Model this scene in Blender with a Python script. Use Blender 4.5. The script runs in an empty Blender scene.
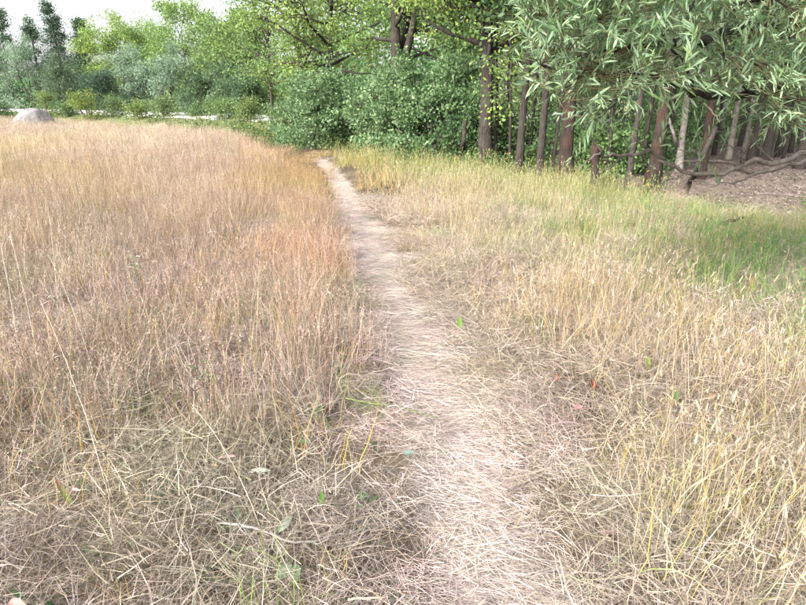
import bpy, math
import numpy as np

# ------------------------------------------------------------------ camera, sky, sun, exposure
scene = bpy.context.scene
CAM_H, FPX, CX, CY = 1.6, 609.0, 403.0, 302.5
PITCH = math.atan((CY - 100.0) / FPX)
cam_data = bpy.data.cameras.new("camera")
cam_data.sensor_width = 36.0
cam_data.lens = FPX / 806.0 * 36.0
cam_data.clip_start = 0.05
cam_data.clip_end = 3000.0
cam = bpy.data.objects.new("camera", cam_data)
cam.location = (0, 0, CAM_H)
cam.rotation_euler = (math.pi / 2 - PITCH, 0, 0)
scene.collection.objects.link(cam)
scene.camera = cam

SUN_EL, SUN_AZ = math.radians(32), math.radians(222)      # azimuth clockwise from +Y: left, a little behind the camera
world = bpy.data.worlds.new("World")
scene.world = world
world.use_nodes = True
wn = world.node_tree
wn.nodes.clear()
w_out = wn.nodes.new("ShaderNodeOutputWorld")
w_bg = wn.nodes.new("ShaderNodeBackground")
w_sky = wn.nodes.new("ShaderNodeTexSky")
w_sky.sky_type = 'NISHITA'
w_sky.sun_disc = False
w_sky.sun_elevation = SUN_EL
w_sky.sun_rotation = SUN_AZ
w_sky.air_density = 1.0
w_sky.dust_density = 5.0
w_sky.ozone_density = 1.0
w_hsv = wn.nodes.new("ShaderNodeHueSaturation")           # thin even cloud: the sky is nearly white
w_hsv.inputs["Saturation"].default_value = 0.27
wn.links.new(w_sky.outputs[0], w_hsv.inputs["Color"])
wn.links.new(w_hsv.outputs[0], w_bg.inputs["Color"])
w_bg.inputs["Strength"].default_value = 0.13
wn.links.new(w_bg.outputs[0], w_out.inputs["Surface"])

sun_data = bpy.data.lights.new("sun", 'SUN')
sun_data.energy = 1.5
sun_data.angle = math.radians(11)
sun_data.color = (1.0, 0.965, 0.92)
sun = bpy.data.objects.new("sun", sun_data)
sun.rotation_euler = (math.pi / 2 - SUN_EL, 0, math.pi - SUN_AZ)
sun.location = (-20, -30, 40)
scene.collection.objects.link(sun)

scene.view_settings.view_transform = 'Standard'
scene.view_settings.look = 'None'
scene.view_settings.exposure = 2.15
scene.view_settings.gamma = 1.0
scene.view_settings.use_curve_mapping = False
scene.cycles.max_bounces = 5
scene.cycles.diffuse_bounces = 2
scene.cycles.transmission_bounces = 3
scene.cycles.volume_bounces = 0
scene.cycles.use_denoising = True

rng = np.random.default_rng(11)
SP, CP = math.sin(PITCH), math.cos(PITCH)


# ------------------------------------------------------------------ places on the ground
def ray(px, py):
    a, b = (px - CX) / FPX, (CY - py) / FPX
    return np.array([a, CP + b * SP, -SP + b * CP])

def G(px, py, z=0.0):                      # where a line of sight meets height z
    d = ray(px, py)
    return np.array([0, 0, CAM_H]) + d * ((z - CAM_H) / d[2])

def P(px, py, y):                          # the point at distance y (metres ahead)
    d = ray(px, py)
    return np.array([0, 0, CAM_H]) + d * (y / d[1])

def XP(px, y, z=1.2):                      # sideways place for a thing at distance y
    return (px - CX) / FPX * (y * CP - (z - CAM_H) * SP)

def ZP(py, y):
    return P(CX, py, y)[2]

def px_of(p):
    p = np.asarray(p, float)
    dep = p[..., 1] * CP - (p[..., 2] - CAM_H) * SP
    up = p[..., 1] * SP + (p[..., 2] - CAM_H) * CP
    return CX + FPX * p[..., 0] / dep, CY - FPX * up / dep, dep

path_px = [(158, 311, 326), (170, 322, 340), (186, 331, 355), (214, 339, 374), (242, 347, 393), (270, 355, 411),
           (300, 364, 428), (330, 373, 446), (380, 391, 472), (430, 407, 500), (480, 416, 522), (530, 424, 542), (605, 436, 565)]
_pl = [G(a, y) for y, a, b in path_px][::-1]
_pr = [G(b, y) for y, a, b in path_px][::-1]
_py = np.array([p[1] for p in _pl])
_plx = np.array([p[0] for p in _pl]); _prx = np.array([p[0] for p in _pr])
# beyond the crest the path bends left into the gap between the bushes
_py = np.concatenate([[-3.0], _py, [20.5, 23.5]])
_plx = np.concatenate([[0.12], _plx, [_plx[-1] - .55, _plx[-1] - 1.6]])
_prx = np.concatenate([[0.55], _prx, [_prx[-1] - .5, _prx[-1] - 1.5]])
def path_l(y): return np.interp(y, _py, _plx)
def path_r(y): return np.interp(y, _py, _prx)

_ex = np.array([-90, -60, -36, -18, -6.8, -4.6, -1.8, 1.7, 3.1, 4.1, 5.8, 10, 30])
_ey = np.array([95, 75, 54, 40, 27.5, 21.5, 18.5, 14.8, 12.2, 10.3, 8.3, 6.4, 5])
def wood_edge(x): return np.interp(x, _ex, _ey)

def sstep(a, b, v):
    t = np.clip((v - a) / (b - a), 0, 1)
    return t * t * (3 - 2 * t)

def vnoise(x, y, s, seed=0):
    """cheap smooth noise, -1..1"""
    x = np.asarray(x, float) / s; y = np.asarray(y, float) / s
    def h(i, j):
        v = np.sin(i * 127.1 + j * 311.7 + seed * 74.7) * 43758.5453
        return v - np.floor(v)
    i, j = np.floor(x), np.floor(y)
    fx, fy = x - i, y - j
    fx = fx * fx * (3 - 2 * fx); fy = fy * fy * (3 - 2 * fy)
    v = (h(i, j) * (1 - fx) + h(i + 1, j) * fx) * (1 - fy) + (h(i, j + 1) * (1 - fx) + h(i + 1, j + 1) * fx) * fy
    return v * 2 - 1

def path_in(x, y):
    """>0 inside the trodden strip, in metres from its nearer side"""
    return np.minimum(np.asarray(x) - path_l(y), path_r(y) - np.asarray(x))

def ground_z(x, y):
    x = np.asarray(x, float); y = np.asarray(y, float)
    z = 0.035 * vnoise(x, y, 3.1, 1) + 0.018 * vnoise(x, y, 0.9, 2)
    z = z * sstep(60, 20, np.hypot(x, y))
    dip = sstep(-0.10, 0.12, path_in(x, y)) * sstep(26, 20, y)
    return z * (1 - .5 * dip) - 0.055 * dip


# ------------------------------------------------------------------ materials
def new_mat(name):
    m = bpy.data.materials.new(name)
    m.use_nodes = True
    nt = m.node_tree
    nt.nodes.clear()
    return m, nt, nt.nodes.new("ShaderNodeOutputMaterial")

def N(nt, typ, **kw):
    n = nt.nodes.new(typ)
    for k, v in kw.items():
        setattr(n, k, v)
    return n

def leafy(name, translucent=.3, rough=.55, spec=.25, tint=False, under=None):
    m, nt, out = new_mat(name)
    at = N(nt, "ShaderNodeAttribute"); at.attribute_name = "col"
    col = at.outputs["Color"]
    if tint:
        ti = N(nt, "ShaderNodeAttribute", attribute_type='INSTANCER'); ti.attribute_name = "tint"
        mx = N(nt, "ShaderNodeMix", data_type='RGBA', blend_type='MULTIPLY')
        mx.inputs[0].default_value = 1.0
        nt.links.new(col, mx.inputs[6]); nt.links.new(ti.outputs["Color"], mx.inputs[7])
        col = mx.outputs[2]
    if under:
        geo = N(nt, "ShaderNodeNewGeometry")
        mx = N(nt, "ShaderNodeMix", data_type='RGBA')
        nt.links.new(geo.outputs["Backfacing"], mx.inputs[0])
        nt.links.new(col, mx.inputs[6])
        mx2 = N(nt, "ShaderNodeMix", data_type='RGBA'); mx2.inputs[0].default_value = .55
        nt.links.new(col, mx2.inputs[6]); mx2.inputs[7].default_value = (*under, 1)
        nt.links.new(mx2.outputs[2], mx.inputs[7])
        col = mx.outputs[2]
    b = N(nt, "ShaderNodeBsdfPrincipled")
    b.inputs["Roughness"].default_value = rough
    b.inputs["Specular IOR Level"].default_value = spec
    nt.links.new(col, b.inputs["Base Color"])
    t = N(nt, "ShaderNodeBsdfTranslucent")
    nt.links.new(col, t.inputs["Color"])
    s = N(nt, "ShaderNodeMixShader"); s.inputs[0].default_value = translucent
    nt.links.new(b.outputs[0], s.inputs[1]); nt.links.new(t.outputs[0], s.inputs[2])
    nt.links.new(s.outputs[0], out.inputs[0])
    return m

def noisy(name, c1, c2, scale=6, rough=.9, bump=.3, stretch=(1, 1, 1), c3=None, scale3=1.5, dist=.02):
    m, nt, out = new_mat(name)
    tc = N(nt, "ShaderNodeTexCoord")
    mp = N(nt, "ShaderNodeMapping"); mp.inputs["Scale"].default_value = stretch
    nt.links.new(tc.outputs["Object"], mp.inputs[0])
    nz = N(nt, "ShaderNodeTexNoise"); nz.inputs["Scale"].default_value = scale; nz.inputs["Detail"].default_value = 8
    nz.inputs["Roughness"].default_value = .65
    nt.links.new(mp.outputs[0], nz.inputs["Vector"])
    r = N(nt, "ShaderNodeValToRGB")
    r.color_ramp.elements[0].position = .32; r.color_ramp.elements[1].position = .68
    r.color_ramp.elements[0].color = (*c1, 1); r.color_ramp.elements[1].color = (*c2, 1)
    nt.links.new(nz.outputs[0], r.inputs[0])
    col = r.outputs[0]
    if c3:
        n3 = N(nt, "ShaderNodeTexNoise"); n3.inputs["Scale"].default_value = scale3; n3.inputs["Detail"].default_value = 4
        nt.links.new(tc.outputs["Object"], n3.inputs["Vector"])
        r3 = N(nt, "ShaderNodeValToRGB"); r3.color_ramp.elements[0].position = .5; r3.color_ramp.elements[1].position = .66
        nt.links.new(n3.outputs[0], r3.inputs[0])
        mx = N(nt, "ShaderNodeMix", data_type='RGBA'); mx.inputs[7].default_value = (*c3, 1)
        nt.links.new(r3.outputs[0], mx.inputs[0]); nt.links.new(col, mx.inputs[6])
        col = mx.outputs[2]
    b = N(nt, "ShaderNodeBsdfPrincipled"); b.inputs["Roughness"].default_value = rough
    b.inputs["Specular IOR Level"].default_value = .2
    nt.links.new(col, b.inputs["Base Color"])
    bp = N(nt, "ShaderNodeBump"); bp.inputs["Strength"].default_value = bump; bp.inputs["Distance"].default_value = dist
    nt.links.new(nz.outputs[0], bp.inputs["Height"]); nt.links.new(bp.outputs[0], b.inputs["Normal"])
    nt.links.new(b.outputs[0], out.inputs[0])
    return m

M_GRASS = leafy("dry_grass_blade", .14, .6, .2, tint=True)
M_LEAF = leafy("leaf", .42, .5, .3)
M_WILLOW = leafy("willow_leaf", .34, .5, .25, under=(.26, .33, .22))
M_GLEAF = leafy("ground_leaf", .2, .55, .25)
M_BARK = noisy("bark_grey_brown", (.014, .011, .01), (.066, .053, .045), 5, .95, 1.0, (6, 6, 1.3), c3=(.055, .055, .042), scale3=3, dist=.05)
M_BARK_DARK = noisy("bark_dark", (.018, .015, .014), (.07, .058, .05), 9, .95, .9, (6, 6, 1.1))
M_BARK_RED = noisy("bark_reddish", (.014, .011, .009), (.062, .044, .036), 5, .95, 1.0, (6, 6, 1.2), c3=(.06, .033, .023), scale3=2.6, dist=.06)
M_BARK_PALE = noisy("bark_pale", (.13, .115, .1), (.28, .255, .225), 5, .9, .5, (3, 3, 1.5), c3=(.12, .1, .09), scale3=5)
M_BRANCH = noisy("branch_grey", (.09, .076, .065), (.27, .23, .195), 14, .9, 1.0, (1, 1, 1), c3=(.09, .085, .07), scale3=6, dist=.03)
M_TWIG_YELLOW = noisy("twig_olive", (.05, .05, .026), (.12, .11, .05), 20, .8, .2)
M_STICK = noisy("stick_weathered", (.14, .12, .11), (.3, .27, .25), 40, .9, .4, dist=.004)
M_STICK_DARK = noisy("stick_dark", (.05, .04, .035), (.16, .12, .1), 40, .9, .4, dist=.004)
M_STRAW = noisy("straw_stalk", (.25, .21, .16), (.4, .345, .27), 30, .7, .2, dist=.003)
M_GSTEM = noisy("green_stem", (.07, .1, .03), (.14, .17, .055), 30, .6, .1, dist=.003)
M_GRAVEL = noisy("pale_gravel", (.3, .29, .27), (.44, .43, .41), 3, .95, .3)
M_STONE = noisy("granite", (.08, .076, .076), (.235, .222, .22), 2.4, .9, 1.0, c3=(.09, .075, .07), scale3=1.3, dist=.06)

def ground_mat():
    m, nt, out = new_mat("soil_and_thatch")
    at = N(nt, "ShaderNodeAttribute"); at.attribute_name = "col"
    tc = N(nt, "ShaderNodeTexCoord")
    nz = N(nt, "ShaderNodeTexNoise"); nz.inputs["Scale"].default_value = 14; nz.inputs["Detail"].default_value = 10
    nz.inputs["Roughness"].default_value = .7
    nt.links.new(tc.outputs["Object"], nz.inputs["Vector"])
    r = N(nt, "ShaderNodeValToRGB"); r.color_ramp.elements[0].position = .3; r.color_ramp.elements[1].position = .72
    r.color_ramp.elements[0].color = (.55, .52, .5, 1); r.color_ramp.elements[1].color = (1.25, 1.22, 1.2, 1)
    nt.links.new(nz.outputs[0], r.inputs[0])
    mx = N(nt, "ShaderNodeMix", data_type='RGBA', blend_type='MULTIPLY'); mx.inputs[0].default_value = 1
    nt.links.new(at.outputs["Color"], mx.inputs[6]); nt.links.new(r.outputs[0], mx.inputs[7])
    b = N(nt, "ShaderNodeBsdfPrincipled"); b.inputs["Roughness"].default_value = .95
    b.inputs["Specular IOR Level"].default_value = .1
    nt.links.new(mx.outputs[2], b.inputs["Base Color"])
    bp = N(nt, "ShaderNodeBump"); bp.inputs["Strength"].default_value = .8; bp.inputs["Distance"].default_value = .03
    nt.links.new(nz.outputs[0], bp.inputs["Height"]); nt.links.new(bp.outputs[0], b.inputs["Normal"])
    nt.links.new(b.outputs[0], out.inputs[0])
    return m
M_GROUND = ground_mat()


# ------------------------------------------------------------------ mesh helpers
def mesh_np(name, V, F, C=None, mat=None, smooth=False):
    V = np.asarray(V, np.float32); F = np.asarray(F, np.int32)
    me = bpy.data.meshes.new(name)
    k = F.shape[1]
    me.vertices.add(len(V)); me.vertices.foreach_set("co", V.ravel())
    me.loops.add(F.size); me.loops.foreach_set("vertex_index", F.ravel())
    me.polygons.add(len(F))
    me.polygons.foreach_set("loop_start", np.arange(0, F.size, k, dtype=np.int32))
    me.polygons.foreach_set("loop_total", np.full(len(F), k, np.int32))
    if smooth:
        me.polygons.foreach_set("use_smooth", np.ones(len(F), bool))
    if C is not None:
        a = me.color_attributes.new("col", 'FLOAT_COLOR', 'POINT')
        c = np.ones((len(V), 4), np.float32); c[:, :3] = np.clip(C, 0, 1)
        a.data.foreach_set("color", c.ravel())
    if mat: me.materials.append(mat)
    me.update(calc_edges=True)
    return me

def obj(name, me, parent=None, loc=None, **props):
    o = bpy.data.objects.new(name, me)
    scene.collection.objects.link(o)
    if parent is not None: o.parent = parent
    if loc is not None: o.location = loc
    for k, v in props.items(): o[k] = v
    return o

def thing(name, loc, label, category, group=None, rotz=0.0):
    o = bpy.data.objects.new(name, None)
    o.empty_display_size = .2
    scene.collection.objects.link(o)
    o.location = loc; o.rotation_euler = (0, 0, rotz)
    o["label"] = label; o["category"] = category
    if group: o["group"] = group
    return o

class Parts:
    """collects quads"""
    def __init__(s): s.V, s.F, s.C, s.n = [], [], [], 0
    def add(s, V, F, C=None):
        V = np.asarray(V, float).reshape(-1, 3)
        s.V.append(V); s.F.append(np.asarray(F, int) + s.n)
        if C is not None:
            C = np.asarray(C, float)
            s.C.append(np.broadcast_to(C, V.shape) if C.ndim == 1 else C.reshape(-1, 3))
        s.n += len(V)
    def mesh(s, name, mat, smooth=False):
        return mesh_np(name, np.concatenate(s.V), np.concatenate(s.F), np.concatenate(s.C) if s.C else None, mat, smooth)

def tube(parts, pts, rad, k=6, C=None, rough=0.0):
    pts = np.asarray(pts, float); n = len(pts)
    rad = np.broadcast_to(np.asarray(rad, float), (n,))
    tan = np.gradient(pts, axis=0); tan /= np.linalg.norm(tan, axis=1, keepdims=True) + 1e-9
    ref = np.array([0.31, 0.95, 0.05]) if abs(tan[0][1]) < .8 else np.array([1., 0.1, 0.0])
    u = np.cross(tan, ref); u /= np.linalg.norm(u, axis=1, keepdims=True) + 1e-9
    v = np.cross(tan, u)
    a = np.arange(k) / k * 2 * np.pi
    rr = rad[:, None] * (1 + rough * rng.uniform(-1, 1, (n, k))) if rough else np.repeat(rad[:, None], k, 1)
    V = pts[:, None] + rr[..., None] * (np.cos(a)[None, :, None] * u[:, None] + np.sin(a)[None, :, None] * v[:, None])
    V = V.reshape(-1, 3)
    i, j = np.meshgrid(np.arange(n - 1), np.arange(k), indexing='ij')
    F = np.stack([i * k + j, i * k + (j + 1) % k, (i + 1) * k + (j + 1) % k, (i + 1) * k + j], -1).reshape(-1, 4)
    V = np.concatenate([V, pts[:1], pts[-1:]])
    nb = n * k
    j = np.arange(0, k, 2)
    F = np.concatenate([F, np.stack([np.full(len(j), nb), (j + 2) % k, (j + 1) % k, j], -1),
                        np.stack([np.full(len(j), nb + 1), (n - 1) * k + j, (n - 1) * k + (j + 1) % k, (n - 1) * k + (j + 2) % k], -1)])
    parts.add(V, F, C)

def smooth_line(pts, n):
    """Catmull-Rom through the points"""
    p = np.asarray(pts, float)
    q = np.concatenate([[2 * p[0] - p[1]], p, [2 * p[-1] - p[-2]]])
    out = []
    for s in np.linspace(0, len(p) - 1 - 1e-6, n):
        i = int(s); t = s - i
        a, b, c, d = q[i:i + 4]
        out.append(.5 * (2 * b + (c - a) * t + (2 * a - 5 * b + 4 * c - d) * t * t + (3 * b - a - 3 * c + d) * t ** 3))
    return np.array(out)

def unit(v): return v / (np.linalg.norm(v, axis=-1, keepdims=True) + 1e-9)

def leaf_quads(c, size, col, r, aspect=.55, droop=.3, up=0.0):
    """many small folded leaf faces: centre c (n,3), size (n,)"""
    n = len(c)
    d = unit(r.normal(size=(n, 3)) + np.array([0, 0, -droop]))
    s = unit(np.cross(d, r.normal(size=(n, 3)) + np.array([0, 0, up])))
    size = np.broadcast_to(size, (n,))[:, None]
    nn = np.cross(d, s)
    V = np.stack([c - d * size * .5, c + s * size * aspect * .5 + nn * size * .1 + d * size * .04,
                  c + d * size * .5, c - s * size * aspect * .5 + nn * size * .1 + d * size * .04], 1)
    F = np.arange(n * 4).reshape(-1, 4)
    C = np.repeat(col, 4, axis=0)
    return V.reshape(-1, 3), F, C


# ------------------------------------------------------------------ the ground
def lines(lo, hi, a, b, step, grow=1.22):
    g = list(np.arange(a, b + 1e-6, step))
    s = step
    while g[-1] < hi: s *= grow; g.append(g[-1] + s)
    s = step
    while g[0] > lo: s *= grow; g.insert(0, g[0] - s)
    return np.array(g)
gx = lines(-900, 900, -6, 7, .13); gy = lines(-60, 1800, .6, 14, .13)
X, Y = np.meshgrid(gx, gy)
Zg = ground_z(X, Y)
nx, ny = len(gx), len(gy)
i, j = np.meshgrid(np.arange(ny - 1), np.arange(nx - 1), indexing='ij')
F = np.stack([i * nx + j, i * nx + j + 1, (i + 1) * nx + j + 1, (i + 1) * nx + j], -1).reshape(-1, 4)
soil = np.array([.085, .066, .05]); thatch = np.array([.15, .12, .085]); trod = np.array([.33, .295, .26]); floor_c = np.array([.19, .155, .13])
turf = np.array([.16, .17, .08])
w_path = sstep(-.02, .16, path_in(X, Y)) * sstep(20, 17.5, Y)
w_wood = sstep(-.7, .8, Y - wood_edge(X) + .5 * vnoise(X, Y, 1.7, 5)) * sstep(-5, -3, X) * sstep(45, 30, Y)
w_far = sstep(0, 4, Y - wood_edge(X)) * sstep(-3, -6, X) + sstep(35, 48, Y)
w_far = np.clip(w_far, 0, 1)
ct = soil + (thatch - soil) * sstep(-.6, .6, vnoise(X, Y, .5, 9))[..., None]
ct = ct + (trod - ct) * w_path[..., None]
ct = ct + (floor_c - ct) * w_wood[..., None]
ct = ct + (turf - ct) * w_far[..., None]
V = np.stack([X, Y, Zg], -1).reshape(-1, 3)
obj("ground", mesh_np("ground", V, F, ct.reshape(-1, 3), M_GROUND, True), kind="structure",
    label="dry meadow ground with bare brown soil under the trees", category="ground")

# pale gravel road on a low bank beyond the meadow
rc = smooth_line([(-120, 92), (-75, 73.5), (XP(0, 61), 61), (XP(130, 45), 45), (XP(260, 34), 34), (XP(400, 27.5), 27.5), (XP(535, 25.5), 25.5), (8.2, 31), (9.5, 48), (10, 80)], 90)
tg = np.gradient(rc, axis=0); tg /= np.linalg.norm(tg, axis=1, keepdims=True)
nrm = np.stack([-tg[:, 1], tg[:, 0]], 1)
prof = [(-2.8, .66), (-2.3, .765), (0, .83), (2.3, .765), (2.8, .66)]
Vr = np.stack([np.stack([rc[:, 0] + nrm[:, 0] * a, rc[:, 1] + nrm[:, 1] * a, np.full(len(rc), z) + rng.normal(0, .02, len(rc))], -1) for a, z in prof], 1)
m_, k_ = len(rc), len(prof)
i, j = np.meshgrid(np.arange(m_ - 1), np.arange(k_ - 1), indexing='ij')
Fr = np.stack([i * k_ + j, (i + 1) * k_ + j, (i + 1) * k_ + j + 1, i * k_ + j + 1], -1).reshape(-1, 4)[:, ::-1]
obj("road", mesh_np("road", Vr.reshape(-1, 3), Fr, None, M_GRAVEL, True), kind="structure",
    label="pale gravel road on a low bank behind the shrubs", category="road")


prof = [(-6.5, -.12), (-4.2, .3), (-2.6, .7), (0, .78), (2.6, .7), (4.2, .3), (6.5, -.12)]
Vr = np.stack([np.stack([rc[:, 0] + nrm[:, 0] * a, rc[:, 1] + nrm[:, 1] * a, np.full(len(rc), z)], -1) for a, z in prof], 1)
k_ = len(prof)
i, j = np.meshgrid(np.arange(m_ - 1), np.arange(k_ - 1), indexing='ij')
Fr = np.stack([i * k_ + j, (i + 1) * k_ + j, (i + 1) * k_ + j + 1, i * k_ + j + 1], -1).reshape(-1, 4)[:, ::-1]
obj("road_bank", mesh_np("road_bank", Vr.reshape(-1, 3), Fr, None, noisy("bank_turf", (.06, .08, .03), (.15, .16, .07), 2.5), True), kind="structure",
    label="low grassy bank carrying the gravel road", category="bank")


# ------------------------------------------------------------------ trees and shrubs
def tree(name, label, x, y, H, r0, base, R, col, nleaf, lsize, limbs=14, shape='round', lean=(0, 0), seed=0,
         group=None, bark=None, el=(25, 60), sigma=.3, sub=4, wander=.06, col2=None, fork=0, droop=.3, aspect=.55, category="tree",
         k=8, top=1.0):
    r = np.random.default_rng(seed + 1000)
    bark = bark or M_BARK
    z0 = float(ground_z(x, y)) - .05
    root = thing(name, (x, y, z0), label, category, group)
    tp = Parts()
    n = 12
    t = np.linspace(0, 1, n)
    wob = np.cumsum(r.normal(0, wander, (n, 2)), 0) * (H / 10)
    wob -= wob[0]
    trunk = np.stack([lean[0] * t ** 1.2 * H + wob[:, 0] * t, lean[1] * t * H + wob[:, 1] * t, t * H], 1)
    rad = r0 * (1 - t) ** .75 * .95 + .012
    rad[0] *= 1.45; rad[1] *= 1.06
    nr = 46 if k >= 9 else 22
    fine = smooth_line(np.column_stack([trunk, rad]), nr)
    if k >= 9: fine[2:, :2] += np.random.default_rng(seed + 5000).normal(0, .05, (nr - 2, 2)) * fine[2:, 3:4]
    tube(tp, fine[:, :3], np.maximum(fine[:, 3], .01), k + 3 if k >= 9 else k, rough=.12 if k >= 9 else .07)
    stems = [(trunk, rad, base / H)]
    for f in range(fork):                       # extra leaders splitting off low
        tf = r.uniform(.12, .3); az = r.uniform(0, 6.28)
        s0 = np.array([np.interp(tf, t, trunk[:, c]) for c in range(3)])
        L = H * (1 - tf) * r.uniform(.75, .95); q = np.linspace(0, 1, 9)
        out = L * .28 * (1 - (1 - q) ** 1.7)
        pts = s0 + np.stack([np.cos(az) * out, np.sin(az) * out, L * q * .95], 1) + np.cumsum(r.normal(0, .05, (9, 3)), 0) * (q[:, None])
        rr = np.interp(tf, t, rad) * .72 * (1 - q) ** .8 + .012
        tube(tp, smooth_line(pts, 16), np.interp(np.linspace(0, 1, 16), q, rr), k, rough=.06)
        stems.append((pts, rr, .25))
    clumps, cw = [], []
    per = max(3, limbs // len(stems))
    for pts0, rad0, tb in stems:
        tt = np.linspace(0, 1, len(pts0))
        for li in range(per):
            f = tb + (top - tb) * ((li + r.uniform(0, 1)) / per)
            f = min(f, .985)
            g = (f - tb) / max(1e-3, 1 - tb)
            if shape == 'round': pr = max(.22, math.sqrt(max(0, 1 - (2 * g - .85) ** 2 / 1.6)))
            elif shape == 'cone': pr = 1.02 - .93 * g
            elif shape == 'tall': pr = .55 + .45 * math.sin(math.pi * min(1, g * 1.1)) - .35 * g
            else: pr = 1 - .4 * g                # bush
            L = R * pr * r.uniform(.7, 1.12)
            az = li * 2.4 + r.uniform(-.5, .5)
            e = math.radians(r.uniform(*el)) * (1 if shape != 'round' else (.5 + .8 * g))
            if shape == 'bush': e *= min(1, .15 + 2.2 * g)
            s0 = np.array([np.interp(f, tt, pts0[:, c]) for c in range(3)])
            q = np.linspace(0, 1, 7)
            bend = r.uniform(-.25, .12)
            pts = s0 + np.stack([np.cos(az) * math.cos(e) * L * q, np.sin(az) * math.cos(e) * L * q, math.sin(e) * L * q + bend * L * q ** 2], 1)
            pts += np.cumsum(r.normal(0, .045 * L, (7, 3)), 0) * q[:, None]
            pts[:, 2] = np.maximum(pts[:, 2], .12)
            rl = min(np.interp(f, tt, rad0) * .6, .03 * L + .012) * (1 - q) ** .8 + .006
            tube(tp, pts, rl, 5)
            for sb in range(sub):
                fs = r.uniform(.3, 1.0) if sb else 1.0
                s1 = np.array([np.interp(fs, q, pts[:, c]) for c in range(3)])
                d = unit(pts[-1] - pts[0] + r.normal(0, .75, 3) * np.linalg.norm(pts[-1] - pts[0]))
                L2 = L * r.uniform(.25, .5)
                q2 = np.linspace(0, 1, 4)
                p2 = s1 + d * L2 * q2[:, None] + np.cumsum(r.normal(0, .05 * L2, (4, 3)), 0)
                p2[:, 2] = np.maximum(p2[:, 2], .1)
                tube(tp, p2, rl[-2] * .8 * (1 - q2 * .8) + .003, 4)
                for w in (.45, .75, 1.0):
                    clumps.append(s1 + (p2[-1] - s1) * w); cw.append(.6 + w * .5)
            clumps.append(pts[-1]); cw.append(1)
    obj("trunk", tp.mesh("trunk", bark, True), root)
    clumps = np.array(clumps); cw = np.array(cw) * r.uniform(.35, 1.6, len(clumps))
    cw[r.random(len(cw)) < .12] *= .1
    ci = r.choice(len(clumps), nleaf, p=cw / cw.sum())
    off = r.normal(0, 1, (nleaf, 3)) * sigma * np.array([1, 1, .72])
    c = clumps[ci] + off
    if shape == 'bush':
        lowk = r.random(nleaf) < .16             # the skirt of leaves reaching the ground
        aa = r.uniform(0, 6.28, nleaf); qq = R * np.sqrt(r.uniform(.25, 1, nleaf)) * .92
        c[lowk] = np.stack([np.cos(aa) * qq, np.sin(aa) * qq, r.uniform(.05, .38, nleaf) * H], 1)[lowk]
    c[:, 2] = np.maximum(c[:, 2], .06)
    col = np.array(col); col2 = np.array(col2 if col2 is not None else col * np.array([1.35, 1.2, .9]))
    mixc = np.clip(.4 + .33 * r.normal(size=len(clumps))[ci] + .25 * r.normal(size=nleaf), 0, 1)[:, None]
    cc = (col * (1 - mixc) + col2 * mixc) * r.uniform(.75, 1.25, (nleaf, 1))
    Vv, Ff, Cc = leaf_quads(c, lsize * r.uniform(.6, 1.35, nleaf), cc, r, aspect, droop)
    obj("crown", mesh_np("crown", Vv, Ff, Cc, M_LEAF), root)
    return root

GREEN = (.08, .14, .065); YGREEN = (.155, .24, .07); YEL = (.26, .345, .075); GREYG = (.15, .215, .14); DARK = (.055, .095, .06); MIDG = (.115, .18, .07)
LIME = (.195, .295, .085)

# --- far row beyond the road, left of the picture: (px, distance, top py, crown radius, base, colour, colour2, shape, leaves, label)
far = [
    (-22, 74, 8, 3.0, 1.2, DARK, GREEN, 'tall', 7000, "dark green tree at the far left edge, behind the boulder"),
    (14, 70, 2, 1.9, 2.0, DARK, GREEN, 'tall', 3200, "thin dark tree near the left edge with open upper branches"),
    (44, 72, 14, 1.7, 2.0, DARK, GREEN, 'tall', 3000, "sparse slim tree between the thin dark edge tree and the tallest spire"),
    (66, 70, -6, 2.0, 1.5, DARK, (.06, .09, .05), 'cone', 5200, "tallest narrow spire-like tree in the far left row"),
    (91, 71, 12, 2.3, 1.0, DARK, GREEN, 'cone', 7000, "dark pointed conifer right of the tallest spire tree"),
    (128, 66, 24, 3.6, 2.0, YGREEN, YEL, 'round', 9500, "bright yellow-green round tree right of the dark pointed conifer"),
    (143, 62, 48, 1.8, .8, DARK, GREEN, 'round', 4500, "small dark green tree in front of the yellow-green round trees"),
    (158, 72, 20, 2.4, 2.5, MIDG, YGREEN, 'round', 4500, "green tree with thin top between two yellow-green crowns"),
    (190, 62, 12, 4.6, 2.2, YGREEN, LIME, 'round', 11000, "largest wide yellow-green tree of the far left row"),
    (222, 58, 24, 2.6, 1.8, MIDG, YGREEN, 'round', 6500, "mid green tree right of the largest yellow-green tree"),
    (244, 60, 4, 2.0, 1.5, DARK, GREEN, 'cone', 5000, "dark narrow conifer top above the pale green crowns"),
    (250, 47, 22, 3.0, 1.4, (.10, .155, .045), LIME, 'round', 9000, "pale green tree at the right end of the far row"),
]
for q, (px, d, py, R, base, c1, c2, shp, nl, lab) in enumerate(far):
    H = ZP(py, d) * (.83 if shp == 'round' else .94)
    tree("conifer_tree" if shp == 'cone' else "leafy_tree", lab, XP(px, d), d, H, .018 * H, base, R, c1, int(nl * 1.7), .19, limbs=34 if shp == 'cone' else 20,
         shape=shp, seed=q, el=(-12, 12) if shp == 'cone' else (20, 60), sigma=.3 if shp != 'round' else .42, col2=c2, bark=M_BARK_DARK, group="trees of the far left row", k=6)

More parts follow.
